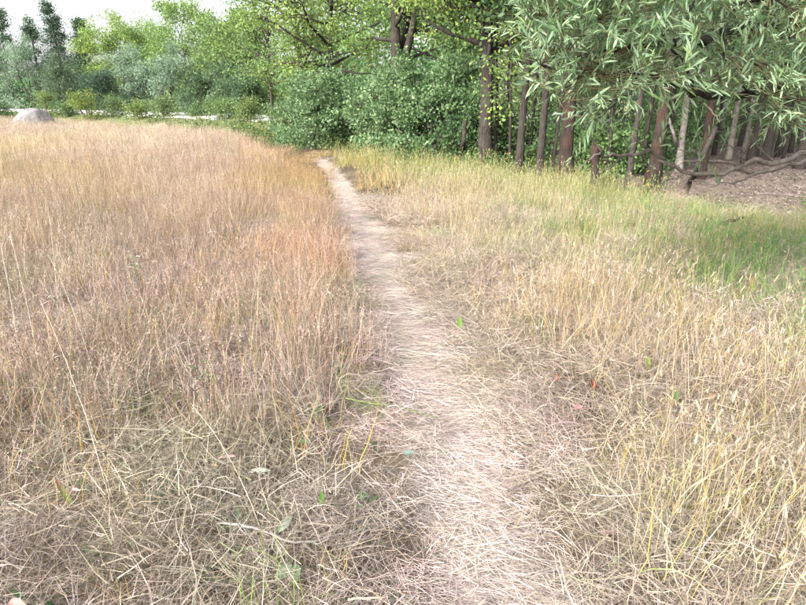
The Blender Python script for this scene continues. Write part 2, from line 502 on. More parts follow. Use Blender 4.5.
# --- pale grey-green tall shrubs before that row
mid = [
    (-12, 62, 62, 2.6, GREYG, "grey-green tall shrub at the left edge above the boulder"),
    (33, 60, 50, 2.9, GREYG, "large pale grey-green shrub behind the boulder"),
    (62, 58, 72, 2.2, (.07, .11, .06), "darker grey-green shrub below the tallest spire tree"),
    (104, 52, 78, 2.0, (.05, .085, .05), "dark bluish green shrub below the pointed conifer"),
    (136, 52, 60, 2.1, GREYG, "pointed pale grey-green shrub left of its matching neighbour"),
    (172, 47, 60, 2.1, GREYG, "pointed pale grey-green shrub below the largest yellow-green tree"),
    (200, 45, 80, 2.0, (.07, .115, .055), "rounded green shrub under the largest yellow-green tree"),
    (228, 42, 78, 2.0, (.085, .135, .065), "bushy grey-green shrub left of the gap by the lilac bush"),
    (252, 37, 88, 1.3, (.06, .1, .05), "small green shrub beside the gap left of the lilac bush"),
]
for q, (px, d, py, R, c1, lab) in enumerate(mid):
    H = ZP(py, d)
    tree("tall_shrub", lab, XP(px, d), d, H, .06, .25, R, c1, 7500, .16, limbs=22, shape='bush', seed=40 + q, el=(30, 70), sigma=.26, sub=4, fork=2,
         bark=M_BARK_DARK, col2=np.array(c1) * 1.45, group="tall shrubs before the far row", category="shrub", aspect=.4, k=5)

# --- low bushes in front of the road, at the meadow's far edge
low = [
    (-4, 50, 107, 1.2, (.07, .12, .05), "low green bush left of the boulder"),
    (46, 46, 95, 1.0, (.12, .17, .05), "light green bush rising just right of the boulder"),
    (68, 44, 113, 1.0, (.08, .13, .05), "low bush between the boulder and the yellow-green bush"),
    (86, 40, 94, .9, (.15, .2, .045), "upright yellow-green bush in front of the white road, right of the boulder"),
    (112, 40, 104, 1.2, (.085, .13, .05), "low dull green bush right of the upright yellow-green bush"),
    (140, 37, 106, 1.1, (.13, .18, .05), "low yellow-green bush below the pointed grey-green shrub"),
    (162, 36, 103, 1.0, (.11, .16, .06), "low pale bush in the middle of the white road line"),
    (196, 35, 108, .9, (.08, .13, .05), "low green bush before the rounded green shrub"),
    (222, 31.5, 104, .9, (.11, .17, .06), "light green bush at the meadow edge, third left of the dark rounded bush"),
    (243, 30, 108, .7, (.12, .17, .055), "small light bush at the meadow edge, second left of the dark rounded bush"),
    (284, 24.6, 111, .75, (.1, .155, .055), "small light bush at the meadow edge, touching the dark rounded bush"),
]
for q, (px, d, py, R, c1, lab) in enumerate(low):
    H = ZP(py, d)
    tree("low_bush", lab, XP(px, d), d, H, .03, .06, R * .95, c1, 3000, .11, limbs=16, shape='bush', seed=60 + q, el=(30, 80), sigma=.2, sub=4, fork=3,
         bark=M_TWIG_YELLOW, col2=np.array(c1) * 1.4, group="low bushes at the meadow's far edge", category="bush", aspect=.4, k=5)

# --- trees of the middle, yellow-green crowns over the dark bushes
midtrees = [
    (272, 33, -20, .10, 2.6, 2.2, MIDG, LIME, 0, 6500, (0, 0), "slim yellow-green tree standing at the gap left of the lilac bush"),
    (303, 27, -70, .17, 2.9, 2.4, (.11, .16, .035), LIME, 0, 9000, (.01, 0), "tree with pale trunk rising behind the rounded dark bush"),
    (331, 25, -70, .16, 2.6, 2.4, YGREEN, YEL, 0, 8500, (.03, 0), "tree with dark leaning trunk between the two dark bushes"),
    (396, 21.5, -150, .27, 3.0, 2.6, YGREEN, LIME, 2, 12000, (.005, .02), "thick forked tree rising behind the large lilac bush"),
    (487, 15.2, -190, .20, 2.5, 2.7, YGREEN, YEL, 0, 12000, (-.02, 0), "tall straight tree with brown trunk right of the large lilac bush"),
    (455, 24, -120, .15, 3.0, 2.6, (.05, .10, .035), MIDG, 0, 9000, (0, 0), "darker green tree between the forked tree and the straight brown trunk"),
]
for q, (px, d, py, r0, R, base, c1, c2, fk, nl, ln, lab) in enumerate(midtrees):
    H = ZP(py, d)
    tree("leafy_tree", lab, XP(px, d), d, H, r0 * .85, base, R, c1, int(nl * 1.5), .105 if d > 18 else .085, limbs=34, shape='round', seed=80 + q, el=(5, 55), sigma=.27, sub=4, fork=fk, lean=ln, col2=c2, k=9)

# --- the two big dark bushes
bushes = [(312, 21.8, 84, 1.5, (.085, .155, .065), (.2, .295, .14), 24000, "rounded dark green bush at the end of the path"),
          (390, 18.2, 86, 1.25, (.095, .17, .07), (.23, .32, .155), 17000, "large lilac-like bush with pale leaf tips, left half, right of the path end"),
          (434, 17.4, 72, 1.65, (.08, .15, .06), (.2, .295, .135), 20000, "tallest dark lilac-like bush beside the straight brown trunk"),
          (474, 16.4, 104, .75, (.05, .10, .04), (.10, .16, .06), 5000, "small bush tucked against the straight brown trunk")]
for q, (px, d, py, R, c1, c2, nl, lab) in enumerate(bushes):
    H = ZP(py, d)
    tree("dense_bush", lab, XP(px, d), d, H * .93, .07, .1, R, c1, nl, .085, limbs=44, shape='bush', seed=100 + q, el=(-5, 70), sigma=.125, sub=5, fork=5,
         bark=M_BARK_DARK, col2=c2, category="bush", aspect=.62, droop=.5, group="dense bushes along the wood edge", k=5)

# --- the row of trunks at the wood edge on the right, and those behind
wood = [
    # px, dist, radius, H, base, R, lean, bark, leaves, label
    (520, 13.4, .10, 7.5, 3.2, 2.3, (.03, 0), M_BARK, 5500, "reddish grey trunk first right of the tall straight tree"),
    (541, 12.6, .085, 7.0, 3.0, 2.2, (.02, 0), M_BARK, 5000, "slim grey-brown trunk second right of the tall straight tree"),
    (554, 12.9, .04, 4.2, 2.2, 1.1, (.09, 0), M_BARK_DARK, 1400, "thin dark sapling leaning just left of the thick reddish trunk"),
    (567, 12.3, .155, 8.5, 3.4, 2.8, (.0, 0), M_BARK_RED, 7000, "thick reddish-brown trunk in the middle of the trunk row"),
    (632, 11.2, .055, 6.0, 2.8, 1.6, (.03, 0), M_BARK_DARK, 2500, "thin dark trunk just left of the rusty-barked trunk"),
    (657, 10.8, .125, 8.0, 3.2, 2.6, (.015, 0), M_BARK_RED, 6000, "rusty-barked trunk nearest the brown bare ground"),
    (683, 14.5, .085, 6.5, 3.4, 1.8, (-.01, 0), M_BARK_PALE, 2500, "pale peeling trunk right of the rusty-barked trunk"),
    (733, 17.5, .085, 7.0, 3.4, 2.0, (0, 0), M_BARK_PALE, 3000, "white slender trunk standing over the bare ground"),
    (706, 13.0, .10, 7.0, 3.2, 2.0, (.01, 0), M_BARK_RED, 3500, "reddish trunk between the two pale trunks"),
    (757, 17.0, .13, 8.0, 3.0, 2.4, (.02, 0), M_BARK_DARK, 4500, "dark trunk, left one of the pair by the right edge"),
    (770, 16.4, .12, 8.0, 3.0, 2.4, (.05, 0), M_BARK_DARK, 4500, "dark trunk leaning right, right one of the pair by the right edge"),
    (783, 18.5, .10, 8.0, 3.0, 2.4, (0, 0), M_BARK, 4500, "brown trunk just right of the dark pair"),
    (806, 15.0, .14, 8.5, 3.0, 2.6, (.01, 0), M_BARK_DARK, 5000, "dark trunk on the right edge of the picture"),
    (744, 23, .10, 8.0, 2.6, 2.4, (.02, 0), M_BARK_DARK, 5000, "thin trunk far back between the white trunk and the dark pair"),
    (612, 19, .11, 8.5, 2.6, 2.6, (0, 0), M_BARK_DARK, 6500, "dark trunk far back between the thick reddish and rusty trunks"),
    (505, 20, .12, 9.0, 2.4, 2.8, (0, 0), M_BARK_DARK, 8000, "dark trunk far back just right of the tall straight tree"),
    (548, 26, .14, 9.5, 2.0, 3.2, (0, 0), M_BARK_DARK, 9000, "deep wood tree seen between the slim and the thick trunk"),
    (585, 29, .14, 9.5, 1.8, 3.4, (0, 0), M_BARK_DARK, 9000, "deep wood tree right behind the thick reddish trunk"),
    (640, 28, .14, 9.5, 1.8, 3.2, (0, 0), M_BARK_DARK, 9000, "deep wood tree behind the rusty-barked trunk"),
    (695, 30, .14, 9.5, 2.2, 3.2, (0, 0), M_BARK_DARK, 9000, "deep wood tree behind the pale trunks"),
    (790, 30, .14, 9.5, 2.2, 3.2, (0, 0), M_BARK_DARK, 9000, "deep wood tree behind the dark pair of trunks"),
    (840, 24, .14, 9.0, 2.2, 3.0, (0, 0), M_BARK_DARK, 7000, "deep wood tree half outside the right edge"),
]
for q, (px, d, r0, H, base, R, ln, bk, nl, lab) in enumerate(wood):
    c1, c2 = ((.05, .10, .04), (.10, .17, .055)) if q % 3 else ((.07, .13, .045), (.15, .22, .06))
    big = d > 18
    tree("woodland_tree", lab, XP(px, d, .8), d, H, r0 * .8, base, R, c1, int(nl * .7), .15 if big else .12, limbs=18, shape='round', seed=130 + q,
         el=(5, 55), sigma=.32, sub=4, lean=ln, bark=bk, col2=c2, group="trees of the wood on the right", k=9, wander=.05)

# --- thin saplings between the big trunks
sap = [(497, 15.6, .035, 5.2, "thin sapling just right of the tall straight tree"), (511, 14.2, .028, 4.6, "thin sapling left of the reddish grey trunk"),
       (530, 16.5, .04, 6.0, "thin stem between the reddish grey and slim trunks"), (582, 15.0, .035, 5.2, "thin stem right of the thick reddish trunk"),
       (611, 13.2, .03, 4.8, "thin stem right of the stump"), (645, 14.0, .04, 5.6, "thin stem left of the rusty-barked trunk"),
       (672, 17.0, .05, 6.0, "thin stem between the rusty and the pale peeling trunk"), (718, 19.0, .05, 6.5, "thin grey stem left of the white slender trunk"),
       (748, 20.5, .05, 6.5, "thin grey stem right of the white slender trunk"), (795, 20.0, .06, 7.0, "thin stem near the right edge between brown and dark trunks"),
       (788, 16.8, .03, 5.0, "thinnest dark stem right of the dark pair"), (724, 22.0, .06, 7.0, "slender far stem just left of the white slender trunk")]
for q, (px, d, r0, H, lab) in enumerate(sap):
    tree("sapling", lab, XP(px, d, .8), d, H, r0, H * .5, 1.1, (.06, .115, .045), 1300, .11, limbs=9, shape='round', seed=300 + q, el=(10, 60), sigma=.25, sub=3,
         lean=(((q * 37) % 11 - 5) * .012, 0), bark=[M_BARK_DARK, M_BARK, M_BARK_PALE][q % 3 if q > 5 else q % 2], col2=(.13, .2, .06), group="thin saplings among the trunks", k=6, wander=.09)

# --- undergrowth shrubs inside the wood
under = [(503, 16.5, .9, .8), (530, 17, 1.1, 1.0), (560, 16, .8, .9), (583, 14.5, .8, .7), (607, 13.6, .9, .7), (622, 17, 1.2, .9), (648, 15, .8, .7),
         (668, 18.5, 1.3, 1.0), (700, 22, 1.2, 1.2), (726, 27, 1.4, 1.6), (762, 27, 1.3, 1.6), (800, 24, 1.2, 1.4), (597, 23, 1.8, 1.6), (545, 22, 1.8, 1.5),
         (655, 26, 1.7, 1.8), (690, 28, 1.6, 1.8), (780, 30, 1.8, 1.8), (830, 21, 1.3, 1.3)]
UL = ["low leafy shrub just right of the tall straight tree", "green shrub between the reddish grey and slim trunks", "low shrub at the left foot of the thick reddish trunk",
      "low green shrub right of the thick reddish trunk", "low shrub behind the short reddish stump", "green shrub left of the thin dark trunk", "low shrub at the left foot of the rusty trunk",
      "green shrub between the rusty and the pale peeling trunk", "green shrub behind the reddish trunk between the pale ones", "far shrub left of the white slender trunk", "far shrub behind the left dark trunk",
      "far shrub beside the trunk on the right edge", "deep wood shrub right behind the thick reddish trunk", "deep wood shrub behind the slim grey-brown trunk",
      "deep wood shrub behind the rusty trunk", "deep wood shrub behind the pale peeling trunk", "deep wood shrub behind the brown trunk by the dark pair", "shrub at the far right edge of the wood"]
for q, (px, d, H, R) in enumerate(under):
    g1 = [(.085, .15, .055), (.11, .18, .065), (.07, .125, .055)][q % 3]
    tree("undergrowth_shrub", UL[q], XP(px, d, .5), d, H, .025, .05, R, g1, 2000, .09, limbs=16, shape='bush',
         seed=170 + q, el=(20, 70), sigma=.2, sub=4, fork=2, bark=M_BARK_DARK, col2=np.array(g1) * 1.7, group="undergrowth shrubs in the wood", category="shrub", k=4)

# --- the far-off wood closing the horizon, one mass
def woodland():
    r = np.random.default_rng(5)
    p = Parts(); Vs, Fs, Cs, n0 = [], [], [], 0
    spots = []
    for a in np.linspace(-130, 95, 120):
        if a < -6: yy = r.uniform(92, 112)
        else: yy = r.uniform(38, 60)
        spots.append((a + r.uniform(-1, 1), yy))
    for s, (x, y) in enumerate(spots):
        right = x > -8
        H = r.uniform(9, 12) if right else r.uniform(4.5, 7)
        nb = 45
        c = np.stack([r.normal(0, 1.7, nb) + x, r.normal(0, 1.7, nb) + y, H * (.06 + .92 * r.random(nb) ** .85)], 1)
        ci = r.integers(0, nb, 2600)
        pos = c[ci] + r.normal(0, .5, (2600, 3)); pos[:, 2] = np.maximum(pos[:, 2], .05)
        base = np.array(GREEN) * r.uniform(1.1, 2.1) * np.array([r.uniform(.9, 1.7), r.uniform(.95, 1.3), 1])
        cc = base * r.uniform(.6, 1.5, (nb, 1))[ci] * r.uniform(.8, 1.2, (2600, 1))
        V, F, C = leaf_quads(pos, .34 * r.uniform(.6, 1.4, 2600), cc, r)
        Vs.append(V); Fs.append(F + n0); Cs.append(C); n0 += len(V)
        tp = Parts()
        tube(tp, np.array([[x, y, -.05], [x + r.normal(0, .2), y, H * .5], [x + r.normal(0, .4), y, H * .95]]), [.16, .11, .02], 5, C=np.array([.06, .05, .045]))
        Vs.append(np.concatenate(tp.V)); Fs.append(np.concatenate(tp.F) + n0); Cs.append(np.concatenate(tp.C)); n0 += len(Vs[-1])
    o = obj("far_wood", mesh_np("far_wood", np.concatenate(Vs), np.concatenate(Fs), np.concatenate(Cs), M_LEAF), kind="stuff",
            label="far green wood closing the horizon behind all the trees", category="wood")
woodland()


# ------------------------------------------------------------------ the boulder
def boulder():
    import bmesh
    bm = bmesh.new()
    bmesh.ops.create_icosphere(bm, subdivisions=5, radius=1)
    r = np.random.default_rng(3)
    for v in bm.verts:
        a = np.array(v.co)
        s = 1.0
        for dirn, lim in (((.2, -.8, .5), .92), ((-.7, -.4, .65), .9), ((.75, -.3, .6), .9), ((-.2, -.9, .1), .93)):
            dd = np.array(dirn) / np.linalg.norm(dirn)
            k = a @ dd
            if k > lim: a = a - dd * (k - lim) * .9
        a = a * (1 + .035 * float(vnoise(a[0] * 3, a[1] * 3 + a[2] * 2, .8, 7)) + .015 * float(vnoise(a[0] * 9, a[2] * 9 + a[1], .8, 8)))
        v.co = (a[0] * 1.22, a[1] * .95, a[2] * (1.0 if a[2] > 0 else .3))
    for f in bm.faces: f.smooth = True
    me = bpy.data.meshes.new("boulder"); bm.to_mesh(me); bm.free()
    me.materials.append(M_STONE)
    obj("boulder", me, loc=(XP(31, 37), 37, .16), label="big grey weathered boulder at the far left of the meadow", category="boulder")
boulder()


# ------------------------------------------------------------------ the grass: tufts made once, set out as instances
PALE = np.array([.50, .43, .345]); STRAW = np.array([.385, .315, .215]); GREYS = np.array([.32, .285, .255]); REDT = np.array([.31, .215, .15])
RUST = np.array([.25, .13, .08]); GDULL = np.array([.15, .18, .085]); GFRESH = np.array([.11, .21, .045]); YELL = np.array([.46, .36, .075])
ORNG = np.array([.46, .21, .05]); BROWN = np.array([.13, .095, .07]); PINKT = np.array([.40, .315, .265])

def pick(r, n, table):
    cols = np.array([c for c, w in table]); w = np.array([w for c, w in table], float)
    return cols[r.choice(len(cols), n, p=w / w.sum())] * r.uniform(.48, 1.0, (n, 1)) * np.array([1.0, .985, 1.05])

def blades(parts, r, root, az, L, W, th0, curl, seg, c0, c1, taper=1.4, kink=None, face=None):
    n = len(root)
    t = np.linspace(0, 1, seg + 1)
    th = th0[:, None] + curl[:, None] * t[None] ** 1.3
    if kink is not None:                         # a sharp fold part way up, as dead blades have
        at, by = kink
        th = th + by[:, None] * (t[None] > at[:, None])
    ds = (L / seg)[:, None]
    mid = .5 * (th[:, 1:] + th[:, :-1])
    rr = np.concatenate([np.zeros((n, 1)), np.cumsum(np.sin(mid) * ds, 1)], 1)
    zz = np.concatenate([np.zeros((n, 1)), np.cumsum(np.cos(mid) * ds, 1)], 1)
    ca, sa = np.cos(az), np.sin(az)
    wav = np.cumsum(r.normal(0, .06, (n, seg + 1)), 1) * L[:, None] * .35
    pos = np.stack([root[:, 0, None] + ca[:, None] * rr - sa[:, None] * wav, root[:, 1, None] + sa[:, None] * rr + ca[:, None] * wav, root[:, 2, None] + zz], -1)
    pos[..., 2] = np.maximum(pos[..., 2], .003 + .012 * r.random((n, 1)))
    phi = (r.uniform(-1.2, 1.2, n) if face is None else face)[:, None]
    side = np.stack([-sa[:, None] * np.cos(phi) + ca[:, None] * np.cos(th) * np.sin(phi),
                     ca[:, None] * np.cos(phi) + sa[:, None] * np.cos(th) * np.sin(phi), -np.sin(th) * np.sin(phi)], -1)
    w = (W[:, None] * np.maximum(.12, 1 - t[None] ** taper))[..., None] * .5
    V = np.stack([pos - side * w, pos + side * w], 2).reshape(-1, 3)
    k = 2 * (seg + 1)
    s = np.arange(seg) * 2
    f = np.stack([s, s + 1, s + 3, s + 2], -1)
    F = (np.arange(n)[:, None, None] * k + f[None]).reshape(-1, 4)
    C = (c0[:, None] * (1 - t)[None, :, None] + c1[:, None] * t[None, :, None])
    C = np.repeat(C[:, :, None], 2, 2).reshape(-1, 3)
    parts.add(V, F, C)
    return pos

def disc(r, n, R):
    a = r.uniform(0, 2 * np.pi, n); q = R * np.sqrt(r.random(n))
    return np.stack([np.cos(a) * q, np.sin(a) * q, np.zeros(n)], 1)

def spikelets(parts, r, pos, col, m, length, spread, size):
    """open seed head: m small husks along the last part of each stem"""
    n = len(pos)
    tip, low = pos[:, -1], pos[:, -2]
    d = unit(tip - low)
    f = r.random((n, m))
    c = tip[:, None] - d[:, None] * (f * length)[..., None] + r.normal(0, 1, (n, m, 3)) * (spread * (.25 + f * .9))[..., None]
    c = c.reshape(-1, 3); N_ = len(c)
    dirs = unit(np.repeat(d, m, 0) + r.normal(0, .45, (N_, 3)))
    s = unit(np.cross(dirs, r.normal(size=(N_, 3))))
    sz = size * r.uniform(.6, 1.4, (N_, 1))
    V = np.stack([c - dirs * sz, c + s * sz * .28, c + dirs * sz, c - s * sz * .28], 1).reshape(-1, 3)
    parts.add(V, np.arange(N_ * 4).reshape(-1, 4), np.repeat(np.repeat(col, m, 0) * r.uniform(.8, 1.25, (N_, 1)), 4, 0))

def foxtails(parts, r, pos, col, length, rad):
    """dense cylindrical seed head with bristles at each stem tip"""
    n = len(pos); tip, low = pos[:, -1], pos[:, -2]
    d = unit(tip - low)
    u = unit(np.cross(d, np.array([.3, .8, .1]))); v = np.cross(d, u)
    prof = [(0, .35), (.2, 1), (.6, .95), (.9, .55), (1, .1)]; k = 5
    a = np.arange(k) / k * 2 * np.pi
    ring = np.cos(a)[None, :, None] * u[:, None] + np.sin(a)[None, :, None] * v[:, None]
    L = (length * r.uniform(.6, 1.3, n))[:, None, None]
    V = np.stack([tip[:, None] + d[:, None] * L * t + ring * rad * w for t, w in prof], 1)
    m = len(prof)
    i, j = np.meshgrid(np.arange(m - 1), np.arange(k), indexing='ij')
    f = np.stack([i * k + j, i * k + (j + 1) % k, (i + 1) * k + (j + 1) % k, (i + 1) * k + j], -1).reshape(-1, 4)
    F = (np.arange(n)[:, None, None] * (m * k) + f[None]).reshape(-1, 4)
    parts.add(V.reshape(-1, 3), F, np.repeat(col, m * k, 0))
    b = 22
    q = r.random((n, b, 1))
    base = (tip[:, None] + d[:, None] * L * q).reshape(-1, 3)
    out = unit(np.repeat(d, b, 0) * .9 + r.normal(0, .55, (n * b, 3)))
    s = unit(np.cross(out, r.normal(size=out.shape))) * .0007
    e = base + out * (rad * 2.2 * r.uniform(.6, 1.3, (n * b, 1)))
    V = np.stack([base - s, base + s, e + s * .3, e - s * .3], 1).reshape(-1, 3)
    parts.add(V, np.arange(n * b * 4).reshape(-1, 4), np.repeat(np.repeat(col, b, 0) * 1.15, 4, 0))

def variants(prefix, fn, n):
    col = bpy.data.collections.new(prefix)       # a store of shapes, not placed in the scene
    for q in range(n):
        p = Parts()
        fn(p, np.random.default_rng(hash_seed(prefix) + q))
        o = bpy.data.objects.new("%s_%02d" % (prefix, q), p.mesh(prefix, M_GRASS))
        col.objects.link(o)
    return col, n

def hash_seed(s): return sum(ord(c) * (i + 3) for i, c in enumerate(s)) % 9973

def t_thatch(p, r):
    n = 900
    root = disc(r, n, .3); root[:, 2] = r.random(n) ** 1.6 * .09
    blades(p, r, root, r.uniform(0, 6.28, n), r.uniform(.05, .22, n), .0009 + .0034 * r.random(n) ** 2.4, r.normal(1.38, .27, n), r.normal(.15, .5, n), 3,
           pick(r, n, [(PALE, 4), (STRAW, 3), (GREYS, 3.5), (BROWN, 1.3), (GDULL, 1.2), (PINKT, 1.6)]), pick(r, n, [(PALE, 4), (GREYS, 3), (STRAW, 2), (GDULL, .8)]),
           kink=(r.uniform(.2, .9, n), r.normal(0, .35, n)))
def t_path(p, r):
    n = 440
    root = disc(r, n, .2); root[:, 2] = r.random(n) ** 1.5 * .035
    az = np.where(r.random(n) < .4, r.normal(2.9, .6, n) + np.pi * r.integers(0, 2, n), r.uniform(0, 6.28, n))
    blades(p, r, root, az, r.uniform(.04, .19, n), .0009 + .0026 * r.random(n) ** 1.8, r.normal(1.55, .09, n), r.normal(.05, .18, n), 3,
           pick(r, n, [(PALE, 5), (STRAW, 2), (GREYS, 2.5), (PINKT, 1), (BROWN, .5)]), pick(r, n, [(PALE, 5), (GREYS, 2), (PINKT, 1)]))
def t_bent(p, r):
    n = 40
    root = disc(r, n, .12)
    blades(p, r, root, r.uniform(0, 6.28, n), r.uniform(.08, .26, n), .0014 + .0058 * r.random(n) ** 3, np.abs(r.normal(.35, .3, n)), r.normal(.9, .7, n), 5,
           pick(r, n, [(STRAW, 3), (PALE, 3), (GDULL, 1.6), (GREYS, 2), (REDT, 1)]), pick(r, n, [(PALE, 4), (STRAW, 3), (REDT, .8), (GDULL, .5)]),
           kink=(r.uniform(.3, .85, n), np.where(r.random(n) < .5, r.uniform(.4, 1.6, n), 0)))
def t_tall(p, r, wide=1.0, n=46, R=.2):
    root = disc(r, n, R)
    th0 = np.abs(r.normal(.1, .09, n))
    L = r.uniform(.24, .56, n) * np.where(r.random(n) < .12, 1.3, 1)
    c = pick(r, n, [(REDT, 3.5), (STRAW, 3), (PINKT, 3), (PALE, 3), (YELL, .6), (RUST, 1.4)])
    pos = blades(p, r, root, r.uniform(0, 6.28, n), L, r.uniform(.0012, .0021, n) * wide, th0, np.abs(r.normal(.22, .2, n)), 5, c * .95, c * 1.05, taper=4)
    k = r.random(n) < .62
    spikelets(p, r, pos[k], pick(r, k.sum(), [(PINKT, 4), (REDT, 2.5), (PALE, 2), (STRAW, 2)]), 15, .085, .006 * wide, .0055 * wide ** .6)
    n2 = int(n * 1.1)
    blades(p, r, disc(r, n2, R), r.uniform(0, 6.28, n2), r.uniform(.14, .4, n2), r.uniform(.002, .0045, n2) * wide, np.abs(r.normal(.25, .2, n2)), r.normal(.9, .7, n2), 5,
           pick(r, n2, [(STRAW, 3), (REDT, 2), (GDULL, 1), (YELL, .5)]), pick(r, n2, [(PALE, 3), (STRAW, 3), (REDT, 2), (ORNG, .35)]),
           kink=(r.uniform(.4, .85, n2), np.where(r.random(n2) < .4, r.uniform(.3, 1.4, n2), 0)))
def t_tall_big(p, r): t_tall(p, r, 1.1, 170, .45)
def t_tall_far(p, r): t_tall(p, r, 1.9, 130, .5)
def t_fox(p, r, wide=1.0, n=85, R=.4):
    root = disc(r, n, R)
    L = r.uniform(.24, .5, n)
    c = pick(r, n, [(STRAW, 4), (PALE, 3), (YELL, .8), (GDULL, 1.2)])
    pos = blades(p, r, root, r.uniform(0, 6.28, n), L, r.uniform(.0013, .0022, n) * wide, np.abs(r.normal(.12, .1, n)), np.abs(r.normal(.3, .25, n)), 5, c, c, taper=4)
    k = r.random(n) < .24
    foxtails(p, r, pos[k], pick(r, k.sum(), [(PALE * .9, 3), (STRAW, 2)]), .038, .004 * wide ** .5)
    k2 = ~k & (r.random(n) < .6)
    spikelets(p, r, pos[k2], pick(r, k2.sum(), [(PALE, 3), (STRAW, 2)]), 12, .07, .005 * wide, .005)
    n2 = int(n * 1.5)
    blades(p, r, disc(r, n2, R), r.uniform(0, 6.28, n2), r.uniform(.14, .38, n2), r.uniform(.0022, .005, n2) * wide, np.abs(r.normal(.28, .2, n2)), r.normal(.9, .6, n2), 5,
           pick(r, n2, [(STRAW, 3), (GDULL, 2.2), (YELL, 1), (PALE, 2)]), pick(r, n2, [(PALE, 4), (STRAW, 3), (YELL, .6), (GDULL, .6)]),
           kink=(r.uniform(.4, .85, n2), np.where(r.random(n2) < .4, r.uniform(.3, 1.3, n2), 0)))
def t_fox_far(p, r): t_fox(p, r, 2.0, 80, .45)
def t_green(p, r):
    n = 50
    c = pick(r, n, [(GFRESH, 4), (np.array([.15, .25, .06]), 3), (GDULL, 1.5), (YELL * .8, .4)])
    blades(p, r, disc(r, n, .15), r.uniform(0, 6.28, n), r.uniform(.14, .4, n), r.uniform(.003, .0065, n), np.abs(r.normal(.25, .2, n)), np.abs(r.normal(.9, .5, n)), 6, c * .9, c * 1.15,
           kink=(r.uniform(.4, .8, n), np.where(r.random(n) < .25, r.uniform(.3, 1.0, n), 0)))
def t_yellow(p, r):
    n = 9
    c = pick(r, n, [(YELL, 3), (GDULL * 1.3, 2), (ORNG, 1)])
    blades(p, r, disc(r, n, .09), r.uniform(0, 6.28, n), r.uniform(.18, .42, n), r.uniform(.003, .006, n), np.abs(r.normal(.15, .12, n)), np.abs(r.normal(.4, .35, n)), 6, c,
           pick(r, n, [(YELL, 2), (ORNG, 2.2), (RUST * 1.2, 1), (GFRESH * 1.4, .8)]))
def t_weed(p, r):
    n = 12                                       # low broad leaves among the grass
    az = r.uniform(0, 6.28, n)
    c = pick(r, n, [(np.array([.09, .17, .06]), 3), (np.array([.17, .24, .15]), 2), (np.array([.3, .33, .24]), 1)])
    t = np.linspace(0, 1, 6)
    L = r.uniform(.04, .1, n); W = L * r.uniform(.28, .45, n); th = r.uniform(.6, 1.4, n)
    root = disc(r, n, .1); root[:, 2] = r.uniform(.01, .1, n)
    prof = np.sin(np.pi * np.clip(t, .04, .97) ** .8)
    for q in range(n):
        d = np.array([math.cos(az[q]) * math.sin(th[q]), math.sin(az[q]) * math.sin(th[q]), math.cos(th[q])])
        s = np.array([-math.sin(az[q]), math.cos(az[q]), 0])
        nn = np.cross(d, s)
        mid = root[q] + d * (L[q] * t)[:, None] - np.array([0, 0, 1]) * (L[q] * .25 * t ** 2)[:, None]
        a = mid + (s * .5 * W[q] + nn * W[q] * -.12) * prof[:, None]; b = mid + (-s * .5 * W[q] + nn * W[q] * -.12) * prof[:, None]
        V = np.stack([a, mid, b], 1).reshape(-1, 3)
        F = []
        for e in range(5): F += [[e * 3, e * 3 + 1, e * 3 + 4, e * 3 + 3], [e * 3 + 1, e * 3 + 2, e * 3 + 5, e * 3 + 4]]
        p.add(V, F, c[q])
def t_litter(p, r):
    n = 60                                       # fallen brown leaves and twigs
    c = disc(r, n, .35); c[:, 2] = r.uniform(.004, .03, n)
    V, F, C = leaf_quads(c, r.uniform(.025, .06, n), pick(r, n, [(BROWN, 5), (np.array([.24, .175, .13]), 3), (GREYS, 3), (PALE * .8, 1.2)]), r, .6, 0, 6.0)
    V[:, 2] = np.maximum(V[:, 2] * .5 + .004, .003)
    p.add(V, F, C)
    m = 14
    cc = pick(r, m, [(BROWN, 2), (GREYS, 2)])
    blades(p, r, disc(r, m, .35), r.uniform(0, 6.28, m), r.uniform(.08, .3, m), r.uniform(.002, .006, m), r.normal(1.52, .05, m), r.normal(0, .1, m), 3, cc, cc)
def t_herb(p, r):
    n = 90                                       # leafy weeds of the wood edge
    s = disc(r, 8, .16)
    cz = []
    for q in range(8):
        h = r.uniform(.2, .55)
        cz.append(np.stack([s[q, 0] + np.linspace(0, r.normal(0, .08), 12), s[q, 1] + np.linspace(0, r.normal(0, .08), 12), np.linspace(.04, h, 12)], 1))
    cz = np.concatenate(cz)
    V, F, C = leaf_quads(cz[r.integers(0, len(cz), n * 2)] + r.normal(0, .03, (n * 2, 3)), r.uniform(.03, .075, n * 2),
                         pick(r, n * 2, [(np.array([.07, .13, .04]), 3), (np.array([.13, .2, .05]), 2), (YELL * .7, .3)]), r, .45, .2)
    V[:, 2] = np.maximum(V[:, 2], .005)
    p.add(V, F, C)

VAR = {k: variants(k, f, n) for k, f, n in [
    ("thatch_tuft", t_thatch, 6), ("trodden_straw_tuft", t_path, 6), ("bent_grass_tuft", t_bent, 8), ("tall_grass_tuft", t_tall, 8),
    ("tall_grass_patch", t_tall_big, 7), ("far_tall_grass_tuft", t_tall_far, 6), ("foxtail_tuft", t_fox, 8), ("far_foxtail_tuft", t_fox_far, 6), ("green_grass_tuft", t_green, 6),
    ("yellow_blade_tuft", t_yellow, 8), ("broad_weed_tuft", t_weed, 6), ("litter_patch", t_litter, 5), ("herb_tuft", t_herb, 6)]}

